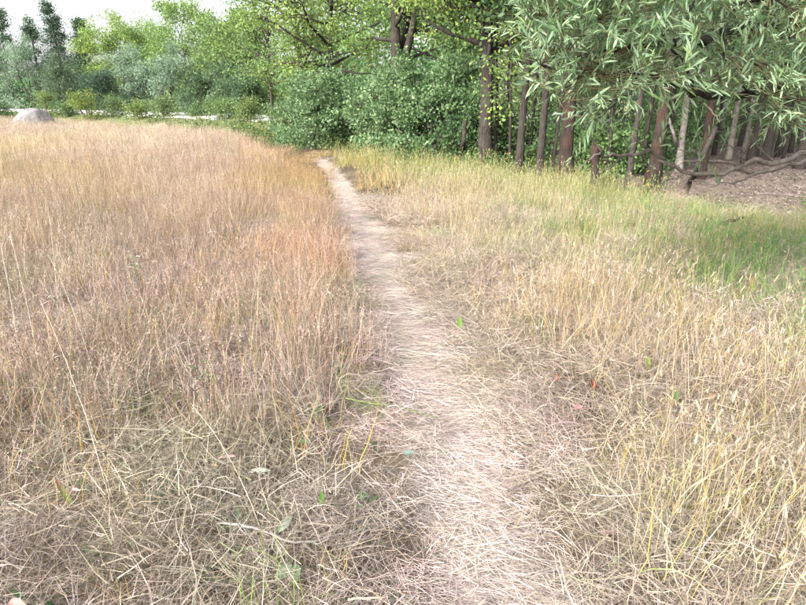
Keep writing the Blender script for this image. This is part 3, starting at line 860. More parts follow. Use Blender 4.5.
def scatter(name, label, category, kind_key, xy, scale, tint, r, tilt=.06, spin=True):
    col, nv = VAR[kind_key]
    n = len(xy)
    co = np.column_stack([xy, ground_z(xy[:, 0], xy[:, 1])]).astype(np.float32)
    me = bpy.data.meshes.new(name)
    me.vertices.add(n); me.vertices.foreach_set("co", co.ravel())
    rot = np.column_stack([r.normal(0, tilt, n), r.normal(0, tilt, n), r.uniform(0, 6.283, n) if spin else r.normal(0, .25, n) + np.pi * r.integers(0, 2, n)])
    a = me.attributes.new("rot", 'FLOAT_VECTOR', 'POINT'); a.data.foreach_set("vector", rot.astype(np.float32).ravel())
    a = me.attributes.new("scl", 'FLOAT_VECTOR', 'POINT'); a.data.foreach_set("vector", np.asarray(scale, np.float32).reshape(n, -1).repeat(3 if np.ndim(scale) == 1 else 1, 1).ravel())
    a = me.attributes.new("idx", 'INT', 'POINT'); a.data.foreach_set("value", r.integers(0, nv, n).astype(np.int32))
    a = me.attributes.new("tint", 'FLOAT_COLOR', 'POINT'); tc = np.ones((n, 4), np.float32); tc[:, :3] = tint
    a.data.foreach_set("color", tc.ravel())
    me.materials.append(M_GRASS)
    o = obj(name, me, kind="stuff", label=label, category=category)
    ng = bpy.data.node_groups.new(name, 'GeometryNodeTree')
    ng.interface.new_socket("Geometry", in_out='INPUT', socket_type='NodeSocketGeometry')
    ng.interface.new_socket("Geometry", in_out='OUTPUT', socket_type='NodeSocketGeometry')
    gi, go = ng.nodes.new("NodeGroupInput"), ng.nodes.new("NodeGroupOutput")
    ip = ng.nodes.new("GeometryNodeInstanceOnPoints")
    ci = ng.nodes.new("GeometryNodeCollectionInfo"); ci.inputs[0].default_value = col
    ci.inputs["Separate Children"].default_value = True; ci.inputs["Reset Children"].default_value = True
    def attr(nm, t):
        q = ng.nodes.new("GeometryNodeInputNamedAttribute"); q.data_type = t; q.inputs[0].default_value = nm; return q.outputs[0]
    ng.links.new(gi.outputs[0], ip.inputs["Points"]); ng.links.new(ci.outputs[0], ip.inputs["Instance"])
    ip.inputs["Pick Instance"].default_value = True
    ng.links.new(attr("idx", 'INT'), ip.inputs["Instance Index"])
    ng.links.new(attr("rot", 'FLOAT_VECTOR'), ip.inputs["Rotation"])
    ng.links.new(attr("scl", 'FLOAT_VECTOR'), ip.inputs["Scale"])
    ng.links.new(ip.outputs[0], go.inputs[0])
    md = o.modifiers.new("scatter", 'NODES'); md.node_group = ng
    return o

def field(r, y0, y1, dens, margin=130, xlo=-80, xhi=25):
    """evenly jittered places over the part of the meadow in view and some way beside it"""
    c = 1 / math.sqrt(dens)
    half = (CX + margin) / FPX * (y1 + c) * CP + .5
    a, b = max(xlo, -half), min(xhi, half)
    xs, ys = np.meshgrid(np.arange(a, b, c), np.arange(y0, y1, c))
    xs = (xs + r.uniform(-.55, .55, xs.shape) * c).ravel(); ys = (ys + r.uniform(-.55, .55, ys.shape) * c).ravel()
    k = np.abs(xs) < (CX + margin) / FPX * (ys + .5) * CP + .5
    return xs[k], ys[k]

def tones(r, n, spread=.12): return 1 + r.normal(0, spread, (n, 1)) + r.normal(0, .03, (n, 3))
r = np.random.default_rng(77)

# matted dead grass under everything near
x, y = field(r, .7, 10, 10)
k = (path_in(x, y) < np.where(x < path_l(y), -.2, -.06)) & (y < wood_edge(x) - .2)
x, y = x[k], y[k]
left = (x < path_l(y))
tint = np.where(left[:, None], [1.04, 1.0, 1.02], [1.08, 1.04, 1.0]) * tones(r, len(x), .12)
gr = sstep(.05, .7, vnoise(x, y, .7, 21)) * np.where(left, .4, .2)
tint = tint * (1 - gr[:, None] * (1 - np.array([.72, .9, .55])))
sc = np.column_stack([r.uniform(.8, 1.2, len(x))] * 2 + [r.uniform(.7, 1.7, len(x)) * (1 + .4 * vnoise(x, y, .8, 23))])
scatter("matted_grass", "matted dead grass lying over the near meadow", "grass", "thatch_tuft", np.column_stack([x, y]), sc, tint, r, .12)

# trodden straw on the path
x, y = field(r, .8, 24, 30, margin=0, xlo=-6, xhi=3)
k = (path_in(x, y) > -np.where(x < path_l(y), .1, .1 + .22 * r.random(len(x)) * sstep(6, 3, y)) + .16 * sstep(6, 12, y)) & (r.random(len(x)) < sstep(20.5, 18, y))
x, y = x[k], y[k]
sc = np.column_stack([np.interp(y, [1, 5, 20], [1.05, .95, .8]) * r.uniform(.85, 1.15, len(x))] * 2 + [r.uniform(.5, 1.3, len(x))])
scatter("trodden_straw", "pale trodden straw lying flat along the footpath", "straw", "trodden_straw_tuft", np.column_stack([x, y]), sc,
        np.array([1.34, 1.35, 1.4]) * tones(r, len(x), .07), r, .05, spin=False)

# arching dead blades, near
x, y = field(r, .8, 8, 20)
pi_ = path_in(x, y)
k = (pi_ < -.12 - .25 * (r.random(len(x)) ** 2) * (x > path_r(y))) & (r.random(len(x)) < .75 + .35 * vnoise(x, y, .6, 31)) & (y < wood_edge(x) - .3)
x, y = x[k], y[k]
left = x < path_l(y)
tint = np.where(left[:, None], [1.06, 1.0, 1.0], [1.08, 1.04, .98]) * tones(r, len(x), .12)
sc = r.uniform(.6, 1.15, len(x)) * np.where(left, 1, .95)
scatter("arching_grass", "arching dry grass blades of the near meadow", "grass", "bent_grass_tuft", np.column_stack([x, y]), sc, tint, r, .15)

# tall reddish seeding grass, left of the path
def tall_zone(x, y):
    v = y - (2.65 + .55 * np.clip(x + 1.2, -1.7, .9)) + .35 * vnoise(x, y, .8, 41)
    return sstep(-.5, .7, v)
def left_tint(x, y, r):
    pd = path_l(y) - x
    t = np.tile([1.04, 1.0, .95], (len(x), 1))
    og = sstep(2.6, .3, pd) * sstep(3.5, 6, y)
    t = t * (1 + og[:, None] * (np.array([1.0, .87, .74]) - 1) * .9)
    yl = sstep(.0, .6, vnoise(x, y, 2.2, 43)) * sstep(5, 8, y)
    t = t * (1 + yl[:, None] * (np.array([.98, 1.04, .7]) - 1) * .6)
    gn = sstep(.3, .8, vnoise(x, y, 1.4, 44))
    t = t * (1 + gn[:, None] * (np.array([.8, .98, .72]) - 1) * .6)
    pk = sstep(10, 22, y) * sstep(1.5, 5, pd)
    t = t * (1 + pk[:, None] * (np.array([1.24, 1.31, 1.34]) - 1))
    return t * tones(r, len(x), .15)
def tall_set(name, label, key, x, y):
    hs = .95 + .22 * vnoise(x, y, 1.5, 45) + .12 * r.normal(size=len(x))
    scatter(name, label, "grass", key, np.column_stack([x, y]),
            np.column_stack([np.full(len(x), 1.0)] * 2 + [np.clip(hs, .5, 1.4) * (.72 + .28 * tall_zone(x, y)) * (1 - .45 * sstep(8, 12, y) * sstep(1.6, .5, path_l(y) - x))]), left_tint(x, y, r), r, .09)
x, y = field(r, 1.5, 13, 19)
pd = path_l(y) - x
k = (pd > .13 + .08 * r.random(len(x))) & (r.random(len(x)) < tall_zone(x, y)) & ((pd < .75) | (tall_zone(x, y) < .7)) & (y < wood_edge(x))
tall_set("path_side_grass", "tall reddish grass standing along the left side of the path", "tall_grass_tuft", x[k], y[k])
x, y = field(r, 2.2, 14, 3.6)
k = (path_l(y) - x > .6) & (tall_zone(x, y) > .7) & (y < wood_edge(x))
tall_set("tall_dry_grass", "tall reddish tan grass gone to seed left of the path", "tall_grass_patch", x[k], y[k])
x, y = field(r, 13, 62, 2.6, margin=60)
k = ((x < path_l(np.minimum(y, 23)) - .2) | ((y > 18.6) & (x < path_r(np.minimum(y, 23)) + .3))) & (y < wood_edge(x) + r.normal(0, .6, len(x))) & (r.random(len(x)) < np.interp(y, [12, 30, 60], [1, .75, .55]))
x, y = x[k], y[k]
scatter("far_dry_grass", "pinkish tan grass filling the far left meadow", "grass", "far_tall_grass_tuft", np.column_stack([x, y]),
        np.column_stack([np.interp(y, [12, 60], [1.0, 1.7])] * 2 + [r.uniform(.6, 1.1, len(x)) * (1 - .5 * sstep(2.2, .6, path_l(np.minimum(y, 23)) - x))]), left_tint(x, y, r), r, .09)

# straw and foxtails, right of the path
def green_zone(x, y):
    A_, B_ = G(575, 205, .2)[:2], G(880, 285, .2)[:2]
    AB = B_ - A_; t = np.clip(((x - A_[0]) * AB[0] + (y - A_[1]) * AB[1]) / (AB @ AB), 0, 1)
    dd = np.hypot(x - A_[0] - t * AB[0], y - A_[1] - t * AB[1])
    return sstep(2.1, .8, dd + .35 * vnoise(x, y, .7, 66)) * (.55 + .45 * t)
def right_tint(x, y, r):
    d = wood_edge(x) - y
    t = np.tile([1.02, .97, .84], (len(x), 1))
    g = sstep(7.5, 1.5, d + 1.2 * vnoise(x, y, 1.6, 51)) * .85 + .3 * sstep(.2, .7, vnoise(x, y, 1.2, 52))
    t = t * (1 + np.clip(g, 0, 1)[:, None] * (np.array([.76, .96, .6]) - 1))
    og = sstep(1.2, .3, x - path_r(y)) * sstep(7, 10, y)
    t = t * (1 + og[:, None] * (np.array([1.03, .9, .8]) - 1))
    return t * tones(r, len(x), .1)
x, y = field(r, 1.6, 11, 5)
d = x - path_r(y)
k = (d > .32) & (r.random(len(x)) < sstep(.2, .9, d + .3 * vnoise(x, y, .7, 53)) * (.25 + .75 * sstep(1.5, 3.0, y + .4 * (x - 1.0))) ) & (y < wood_edge(x) - .9 * (x > 3.6)) & (r.random(len(x)) > .9 * green_zone(x, y))
x, y = x[k], y[k]
scatter("foxtail_grass", "straw coloured grass with foxtail heads right of the path", "grass", "foxtail_tuft", np.column_stack([x, y]),
        np.column_stack([np.full(len(x), 1.0)] * 2 + [np.clip(.92 + .2 * vnoise(x, y, 1.1, 54) + .1 * r.normal(size=len(x)), .5, 1.3)]), right_tint(x, y, r), r, .1)
x, y = field(r, 10.5, 24, 3.0, margin=60)
k = (x - path_r(np.minimum(y, 23)) > .35) & (y < wood_edge(x) + .3)
x, y = x[k], y[k]
scatter("far_straw_grass", "pale straw grass on the right before the bushes", "grass", "far_foxtail_tuft", np.column_stack([x, y]),
        np.column_stack([np.full(len(x), 1.1)] * 2 + [r.uniform(.75, 1.1, len(x))]), right_tint(x, y, r), r, .1)

# green grass: along the wood edge on the right, and sparse tufts elsewhere
x, y = field(r, 1.2, 20, 30)
d = wood_edge(x) - y
px_, py_, _ = px_of(np.column_stack([x, y, np.full(len(x), .15)]))
gz = sstep(-.2, .3, d) * sstep(4.2, 1.2, d + .6 * vnoise(x, y, .9, 61)) * (x > path_r(y) + .5) * np.where(x > 2.2, .8, .38)
gz = np.maximum(gz * .7, .8 * green_zone(x, y))
gz = np.maximum(gz, .05 * (path_in(x, y) < -.3) * (vnoise(x, y, .6, 62) > .25) * (y < 9))
gz = np.maximum(gz, .3 * sstep(.25, .6, vnoise(x, y, 1.0, 63)) * (x > path_r(y) + .6) * (y > 4) * (d > 0))
gz = np.maximum(gz, .45 * sstep(-.2, .5, vnoise(x, y, .5, 64)) * (x < path_l(y) - .1) * (y < 3.6))
k = r.random(len(x)) < gz
x, y = x[k], y[k]
far_right = sstep(2.0, 3.4, x)
tint = (np.array([1.25, 1.12, 1.0]) * (1 - far_right[:, None]) + np.array([.85, 1.08, .95]) * far_right[:, None]) * tones(r, len(x), .14)
scatter("green_grass", "green grass along the wood edge and in scattered tufts", "grass", "green_grass_tuft", np.column_stack([x, y]), r.uniform(.55, 1.0, len(x)) * np.where(y < 3.4, .85, 1) * (1 + .45 * green_zone(x, y) * r.uniform(0, 1.4, len(x))), tint, r, .14)

# single yellow and orange blades
x, y = field(r, 1.1, 9, 9)
k = (path_in(x, y) < -.2) & (r.random(len(x)) < np.where(x < path_l(y), .85, .45) * np.where(x < -1.2, 1.0, .6)) & (y < wood_edge(x) - 1)
x, y = x[k], y[k]
scatter("yellow_blades", "yellow and orange turning blades among the dry grass", "grass", "yellow_blade_tuft", np.column_stack([x, y]), r.uniform(.7, 1.1, len(x)) * np.where(y < 2.2, .7, 1), tones(r, len(x), .1), r, .15)

# low broad weeds in the mat
x, y = field(r, 1.1, 7, 11)
k = (path_in(x, y) < -.05) & (r.random(len(x)) < np.where(x < path_l(y), .8, .12)) & (vnoise(x, y, .5, 71) > -.35)
x, y = x[k], y[k]
scatter("broad_weeds", "small broad green weeds low in the matted grass", "weeds", "broad_weed_tuft", np.column_stack([x, y]), r.uniform(.4, .85, len(x)), .68 * tones(r, len(x), .2), r, .1)

# leaf litter on the wood floor
x, y = field(r, 6, 26, 7, margin=100)
k = (y > wood_edge(x) - .4) & (x > -4)
x, y = x[k], y[k]
scatter("leaf_litter", "brown fallen leaves and twigs on the wood floor", "litter", "litter_patch", np.column_stack([x, y]), r.uniform(.8, 1.3, len(x)), tones(r, len(x), .15), r, .03)

# leafy weeds at the foot of the trees and along the far meadow edge
x, y = field(r, 8, 56, 5, margin=60)
d = y - wood_edge(x) + .5 * vnoise(x, y, 1.2, 81)
k = (d > -.7) & (d < np.where(x < -6, 3.0, 2.4)) & ((x < 4.2) | (r.random(len(x)) < .12)) & (r.random(len(x)) < .8) & (np.abs(path_in(x, np.minimum(y, 26)) ) > .2)
x, y = x[k], y[k]
scatter("edge_weeds", "leafy green weeds along the foot of the trees and bushes", "weeds", "herb_tuft", np.column_stack([x, y]),
        r.uniform(.7, 1.25, len(x)) * np.where(y > 24, 1.5, 1), tones(r, len(x), .15), r, .1)


# ------------------------------------------------------------------ the willow hanging in from the right
def willow():
    r = np.random.default_rng(909)
    base = np.array([6.1, 6.0, 0.0]); base[2] = float(ground_z(6.1, 6.0)) - .05
    root = thing("willow_tree", tuple(base), "grey-green willow whose leafy boughs hang in from the right edge", "tree")
    inv = -base
    tp = Parts()
    trunk = smooth_line([base, base + [-.1, .05, .9], base + [-.3, 0, 1.7], base + [-.35, -.2, 2.7], base + [-.6, -.3, 3.8], base + [-.5, -.4, 4.8]], 18)
    tube(tp, trunk + inv, np.linspace(.17, .035, 18), 10, rough=.06)
    obj("trunk", tp.mesh("trunk", M_BARK, True), root)
    limbs = []
    def limb(pts, r0, r1, n=22, mat=M_BRANCH, wob=.012, name="branch"):
        L = smooth_line(np.array(pts), n)
        L[1:-1] += r.normal(0, wob, (n - 2, 3))
        p = Parts(); tube(p, L + inv, np.linspace(r0, r1, n), 7, rough=.08)
        obj(name, p.mesh(name, mat, True), root)
        limbs.append((L, np.linspace(r0, r1, n)))
        return L
    # the low grey boughs across the bare ground
    limb([trunk[4], P(835, 140, 5.75), P(806, 153, 5.6), P(774, 163, 5.45), P(757, 160, 5.35), P(742, 164, 5.3), P(724, 173, 5.2), P(688, 172, 5.1), P(666, 161, 5.0), P(657, 155, 4.95),
          P(625, 154, 4.8), P(611, 157, 4.7), P(601, 152, 4.6), P(593, 138, 4.5), P(583, 118, 4.4)], .028, .006, 40, wob=.013)
    limb([trunk[3], P(840, 156, 5.9), P(806, 161, 5.8), P(780, 166, 5.75), P(757, 173, 5.7), P(740, 170, 5.65), P(731, 164, 5.6), P(708, 161, 5.55), P(684, 161, 5.5)], .023, .008, 28, wob=.012)
    limb([P(757, 173, 5.7), P(745, 178, 5.68), P(733, 183, 5.66), P(715, 182, 5.64)], .016, .005, 10, wob=.003)
    for a, b, c in [((724, 173, 5.2), (705, 180, 5.15), (690, 181, 5.1)), ((688, 172, 5.1), (672, 180, 5.0), (655, 184, 4.95)), ((742, 164, 5.3), (735, 150, 5.2), (722, 143, 5.1)),
                    ((625, 154, 4.8), (612, 166, 4.75), (598, 172, 4.7)), ((774, 163, 5.45), (760, 148, 5.3), (752, 132, 5.2)), ((666, 161, 5.0), (648, 150, 4.9), (634, 138, 4.8)),
                    ((708, 161, 5.55), (696, 152, 5.5), (676, 150, 5.4)), ((601, 152, 4.6), (588, 160, 4.55), (578, 170, 4.5))]:
        limb([P(*a), P(*b), P(*c)], .009, .003, 10, wob=.006)
    # high boughs inside the leaves
    L1 = limb([trunk[9], P(850, 70, 5.3), P(806, 74, 5.0), P(760, 92, 4.7), P(725, 96, 4.5), P(690, 92, 4.3), P(660, 78, 4.2), P(625, 72, 4.0), P(590, 78, 3.9)], .045, .008, 30, M_BARK)
    L2 = limb([trunk[10], P(830, 20, 4.9), P(770, 22, 4.5), P(710, 36, 4.2), P(660, 44, 3.95), P(610, 50, 3.8), P(560, 62, 3.65), P(530, 76, 3.6)], .045, .006, 30, M_BARK)
    L3 = limb([trunk[8], P(840, 84, 4.9), P(800, 70, 4.3), P(765, 62, 4.0), P(730, 58, 3.8)], .03, .006, 18, M_BARK)
    L4 = limb([trunk[12], P(820, -50, 4.8), P(740, -40, 4.4), P(660, -18, 4.1), P(590, 2, 3.8), P(540, 18, 3.7)], .045, .006, 26, M_BARK)
    L5 = limb([trunk[8], P(850, 105, 4.6), P(815, 102, 4.3), P(785, 96, 4.1), P(765, 96, 3.95)], .022, .005, 14, M_BARK)
    L6 = limb([L1[18], P(690, 70, 4.1), P(668, 40, 4.0), P(655, 12, 3.9)], .012, .004, 12, M_BARK)
    limb([trunk[11], P(840, -25, 4.5), P(790, -4, 4.1), P(745, 4, 3.85), P(705, -6, 3.7)], .025, .004, 16, M_BARK)
    limb([trunk[9], P(850, 50, 4.4), P(815, 42, 4.0), P(792, 18, 3.8), P(770, -8, 3.7)], .02, .004, 14, M_BARK)
    limb([L2[14], P(690, 14, 4.0), P(700, -20, 3.9), P(690, -60, 3.8)], .012, .004, 12, M_BARK)
    limb([L2[20], P(600, 30, 3.75), P(585, 8, 3.7), P(575, -20, 3.7)], .01, .003, 12, M_BARK)
    limb([L2[22], P(590, 68, 3.7), P(575, 84, 3.65), P(556, 96, 3.6)], .01, .003, 10, M_BARK)
    limb([L1[12], P(742, 80, 4.3), P(735, 70, 4.1), P(722, 40, 3.9), P(728, 22, 3.8)], .012, .003, 12, M_BARK)
    limb([L1[22], P(640, 84, 4.05), P(620, 98, 4.0), P(606, 110, 4.0)], .009, .003, 10, M_BARK)
    limb([L5[8], P(790, 108, 4.1), P(775, 114, 4.05), P(762, 116, 4.0)], .009, .003, 10, M_BARK)
    # short dead pale twigs below the leaves
    limb([P(672, 96, 4.5), P(684, 104, 4.5), P(690, 112, 4.45)], .008, .003, 8, M_STRAW, .003, "dead_twig")
    limb([P(704, 103, 4.5), P(712, 112, 4.45), P(720, 122, 4.4)], .007, .004, 8, M_STRAW, .003, "dead_twig")
    allp = np.concatenate([l for l, _ in limbs[11:]]); low = np.concatenate([l for l, _ in limbs[:2]])
    # leafy shoots
    poly = np.array([(522, 30), (526, 66), (532, 96), (548, 92), (575, 100), (592, 120), (612, 112), (632, 88), (672, 84), (700, 92), (742, 96), (765, 118), (796, 134), (860, 142), (860, -110), (570, -90), (530, -20)])
    def inside(x, y):
        c = False
        for a in range(len(poly)):
            (x1, y1), (x2, y2) = poly[a], poly[a - 1]
            if (y1 > y) != (y2 > y) and x < (x2 - x1) * (y - y1) / (y2 - y1) + x1: c = not c
        return c
    shoots = []
    while len(shoots) < 1000:
        px, py = r.uniform(500, 860), r.uniform(-110, 130)
        if not inside(px, py): continue
        dist = r.uniform(3.1, 4.9) + .4 * (px > 700)
        if px < 640: dist = r.uniform(3.2, 4.3)
        p = P(px, py, dist)
        near = allp[np.argmin(np.linalg.norm(allp - p, axis=1))]
        if np.linalg.norm(near - p) > .62: p = near + unit(p - near) * r.uniform(.2, .62)
        d = unit(unit(p - near) * .6 + np.array([-.3, -.25, .5]) + r.normal(0, .55, 3))
        shoots.append((near, p, d, r.uniform(.16, .34)))
    for px, py, dist in [(690, 150, 4.9), (707, 138, 5.0), (722, 150, 5.05), (756, 140, 5.1), (640, 140, 4.7), (612, 140, 4.55), (603, 128, 4.4), (660, 146, 4.8), (596, 112, 4.4), (590, 104, 4.3), (718, 185, 5.15), (700, 170, 5.0), (628, 148, 4.7)]:
        p = P(px, py, dist); near = low[np.argmin(np.linalg.norm(low - p, axis=1))]
        shoots.append((near, p, unit(np.array([r.normal(0, .3), -.2, 1.0]) + r.normal(0, .15, 3)), r.uniform(.16, .3)))
    tw = Parts(); LV = []
    for near, p, d, L in shoots:
        gap = np.linalg.norm(p - near)
        mid = (near + p) / 2 + np.array([0, 0, -.06 * gap]) + r.normal(0, .04 * gap + .002, 3)
        line = smooth_line([near, mid, p, p + d * L * .5 + [0, 0, .01], p + d * L + np.array([0, 0, -.04 * L])], 13)
        tube(tw, line + inv, np.linspace(.0032, .0009, 13), 4)
        m = int(r.integers(12, 22))
        seg = line[5:]
        for q in range(m):
            t = (q + r.uniform(.1, .9)) / m
            f = t * (len(seg) - 1.001); i0 = int(f)
            pos = seg[i0] + (seg[i0 + 1] - seg[i0]) * (f - i0)
            ax = unit(seg[i0 + 1] - seg[i0])
            side = unit(np.cross(ax, r.normal(size=3)))
            op = math.radians(r.uniform(25, 62)) * (1 - .45 * t)
            ld = unit(ax * math.cos(op) + side * math.sin(op) + np.array([0, 0, .05]))
            nn = unit(np.cross(ld, np.cross(np.array([0, 0, 1.0]) + r.normal(0, .55, 3), ld)))
            LV.append((pos, ld, nn, r.uniform(.042, .082) * (.75 + .5 * math.sin(math.pi * min(1, t + .15)))))
    obj("twigs", tw.mesh("twigs", M_TWIG_YELLOW, True), root, kind="stuff")
    # leaf shapes: narrow, pointed, slightly folded along the midrib and bowed
    tones_ = [(.15, .26, .12), (.19, .30, .15), (.125, .22, .10), (.25, .35, .2), (.215, .32, .125), (.17, .275, .16)]
    def leaf_geo(bow, fold, width):
        t = np.linspace(0, 1, 7)
        w = width * .5 * np.clip(np.sin(np.pi * np.clip(t, .0, 1) ** .85), 0, 1) ** .8 + .0006 / .11
        w[0] = .02; w[-1] = .004
        midl = np.stack([t, 0 * t, -bow * t ** 2], 1)
        a = np.stack([t, w, -bow * t ** 2 + fold * w], 1); b = np.stack([t, -w, -bow * t ** 2 + fold * w], 1)
        V = np.stack([a, midl, b], 1).reshape(-1, 3)
        F = []
        for e in range(6): F += [[e * 3, e * 3 + 1, e * 3 + 4, e * 3 + 3][::-1], [e * 3 + 1, e * 3 + 2, e * 3 + 5, e * 3 + 4][::-1]]
        return V, np.array(F)
    geos = [leaf_geo(.05, .35, .145), leaf_geo(.16, .5, .13), leaf_geo(-.04, .25, .155), leaf_geo(.28, .4, .14)]
    pos = np.array([a[0] for a in LV]); ld = np.array([a[1] for a in LV]); nn = np.array([a[2] for a in LV]); ln = np.array([a[3] for a in LV])
    sd = np.cross(nn, ld)
    # which leaves show largest in the picture
    mx, my, dep = px_of(pos + ld * ln[:, None] * .5)
    tx, ty, _ = px_of(pos + ld * ln[:, None]); bx_, by_, _ = px_of(pos)
    show = np.hypot(tx - bx_, ty - by_) * (.35 + np.abs((nn * unit(pos - np.array([0, 0, CAM_H]))).sum(1)))
    show[(mx < 0) | (mx > 806) | (my < 2)] = 0
    show *= 1 + .35 * (4.0 - dep)
    big = set(np.argsort(-show)[:300].tolist())
    meshes = {}
    gi = r.integers(0, len(geos), len(LV)); ti = r.integers(0, len(tones_), len(LV))
    rest = Parts()
    from mathutils import Matrix
    for q in range(len(LV)):
        V, F = geos[gi[q]]
        if q in big:
            key = (gi[q], ti[q])
            if key not in meshes:
                meshes[key] = mesh_np("leaf", V, F, np.tile(tones_[ti[q]], (len(V), 1)), M_WILLOW, True)
            o = obj("leaf", meshes[key], root)
            p = pos[q] + inv
            R = np.column_stack([ld[q], sd[q], nn[q]]) * ln[q]
            o.matrix_local = Matrix([[R[0, 0], R[0, 1], R[0, 2], p[0]], [R[1, 0], R[1, 1], R[1, 2], p[1]], [R[2, 0], R[2, 1], R[2, 2], p[2]], [0, 0, 0, 1]])
        else:
            W = (V[:, :1] * ld[q] + V[:, 1:2] * sd[q] + V[:, 2:] * nn[q]) * ln[q] + pos[q] + inv
            rest.add(W, F, np.array(tones_[ti[q]]))
    obj("foliage", rest.mesh("foliage", M_WILLOW, True), root, kind="stuff")
willow()


# ------------------------------------------------------------------ single small things in the grass
def leaf_mesh(name, L, W, col, tip=None, bow=.15, fold=.25, curl=0.0, peak=.8, wav=0.0, seed=0, stem=0.0):
    r = np.random.default_rng(seed)
    t = np.linspace(0, 1, 11)
    w = W * .5 * np.clip(np.sin(np.pi * t ** peak), 0, 1) ** .75
    w[0] = .0012; w[-1] = .0006
    ww = wav * W * np.sin(t * 17 + r.uniform(0, 6))
    z = -bow * L * t ** 2
    col = np.array(col) * .58; tip = np.array(tip) * .58 if tip is not None else col
    rows = []
    for s in (1, .5, 0, -.5, -1):
        rows.append(np.stack([t * L, s * w * math.cos(curl * abs(s)), z + abs(s) * fold * w + abs(s) ** 2 * curl * w * .8 + ww * s], 1))
    V = np.stack(rows, 1).reshape(-1, 3)
    F = []
    for e in range(10):
        for k in range(4):
            a = e * 5 + k
            F.append([a + 5, a + 6, a + 1, a])
    C = np.repeat(col * (1 - t[:, None] ** 1.5) + tip * t[:, None] ** 1.5, 5, 0) * r.uniform(.85, 1.15, (55, 1))
    C.reshape(11, 5, 3)[:, 2] *= 1.25
    p = Parts(); p.add(V, F, C)
    if stem:
        tube(p, np.array([[.006, 0, -.0008], [-.5 * stem, .05 * stem, -.004], [-stem, .12 * stem, -.012]]), [.0014, .0012, .001], 5, C=col * 1.1)
    return p.mesh(name, M_GLEAF, True)

def frame(d, up):
    from mathutils import Matrix
    d = unit(np.array(d, float)); s = unit(np.cross(np.array(up, float), d)); n = np.cross(d, s)
    return Matrix([[d[0], s[0], n[0]], [d[1], s[1], n[1]], [d[2], s[2], n[2]]]).to_4x4()

def put_leaf(px, py, z, d, up, label, L, W, col, tip=None, name="fallen_leaf", category="leaf", **kw):
    g = G(px, py, z); gz = float(ground_z(g[0], g[1]))
    me = leaf_mesh(name, L, W, col, tip, **kw)
    o = obj(name, me, label=label, category=category)
    m = frame(d, up); m.translation = (g[0], g[1], g[2] + gz * .5)
    o.matrix_world = m
    return o

UP = (0, -.5, 1)
put_leaf(72, 503, .05, (-.55, .25, .8), (.3, -.9, .35), "maroon-tipped green lance leaf standing up at the lower left", .13, .026, (.13, .17, .03), (.12, .025, .025), "lance_leaf", bow=.1, fold=.3, seed=1)
put_leaf(80, 488, .1, (-.9, .1, .1), (0, -.7, .7), "small pale pink curled leaf beside the maroon-tipped leaf", .05, .022, (.62, .42, .38), (.5, .3, .27), bow=.3, curl=.9, seed=2)
put_leaf(236, 455, .1, (-1, -.15, .02), UP, "long pink withered leaf lying left of the pale grey-green leaf", .085, .02, (.55, .36, .33), (.42, .26, .25), bow=.08, curl=.5, seed=3)
put_leaf(251, 469, .09, (1, .02, .0), UP, "narrow pale grey-green leaf lying right of the pink withered leaf", .085, .022, (.42, .46, .36), bow=.05, fold=.1, seed=4)
put_leaf(278, 531, .08, (.45, .75, .3), (-.2, -.6, .8), "grey-green leaf propped above the forked twig", .085, .034, (.33, .37, .28), bow=.12, seed=5)
put_leaf(292, 563, .08, (-.5, -.55, -.1), UP, "broad light green leaf below the forked twig, left of a pair", .075, .045, (.26, .36, .22), (.3, .4, .25), bow=.2, fold=.2, seed=6)
put_leaf(294, 563, .075, (.25, -.75, -.1), UP, "broad darker green leaf below the forked twig, right of a pair", .06, .038, (.16, .27, .13), bow=.2, seed=7)
put_leaf(322, 505, .08, (-.1, .6, .6), (0, -.9, .4), "bright green leaf standing above the end of the forked twig", .06, .022, (.12, .24, .04), bow=.2, seed=8)
put_leaf(312, 410, .08, (.8, -.1, .05), UP, "small dark green leaf in the mat left of the green bent stalk", .05, .03, (.06, .14, .04), bow=.2, seed=9)
put_leaf(300, 440, .08, (.8, -.15, .0), UP, "dark green leaf with pale edge in the mat below the small dark leaf", .05, .026, (.07, .15, .05), (.3, .4, .3), bow=.25, seed=10)
put_leaf(404, 452, .05, (.5, -.2, .25), UP, "bluish green leaf at the left edge of the path", .045, .028, (.16, .24, .2), bow=.2, seed=11)
put_leaf(459, 329, .06, (.1, .2, .95), (.1, -1, .1), "single bright green leaf standing right of the path middle", .085, .036, (.15, .3, .04), bow=.12, fold=.2, seed=12)
put_leaf(594, 389, .06, (-.15, .3, .9), (.1, -.9, .3), "dark rust-red dry leaf standing right of the path", .06, .042, (.2, .05, .025), (.14, .035, .02), bow=.3, curl=.7, wav=.1, seed=13)
put_leaf(556, 382, .06, (.1, .3, .9), (0, -.9, .3), "small crimson leaf left of the dark rust-red leaf", .055, .02, (.42, .05, .05), (.5, .1, .06), bow=.2, curl=.5, seed=14)
put_leaf(574, 409, .06, (.9, .15, .2), UP, "pink leaf lying below the crimson and rust-red leaves", .05, .03, (.55, .22, .26), (.6, .35, .36), bow=.2, curl=.4, seed=15)
put_leaf(600, 535, .05, (1, .08, .05), UP, "narrow dusty pink leaf lying on the lower right straw", .085, .022, (.5, .27, .28), (.42, .2, .22), bow=.06, curl=.4, seed=16)
put_leaf(648, 369, .1, (.0, .2, .95), (0, -1, .2), "bright yellow-green leaf standing in the right straw", .075, .028, (.26, .36, .05), bow=.15, seed=17)
put_leaf(676, 402, .08, (.05, .2, .9), (.2, -1, .2), "fresh green leaf standing low in the right straw", .075, .028, (.14, .28, .06), bow=.2, seed=18)
put_leaf(708, 396, .09, (.8, -.1, .25), UP, "reddish tan leaf right of the fresh green leaf", .05, .03, (.48, .28, .22), bow=.3, curl=.7, seed=19)
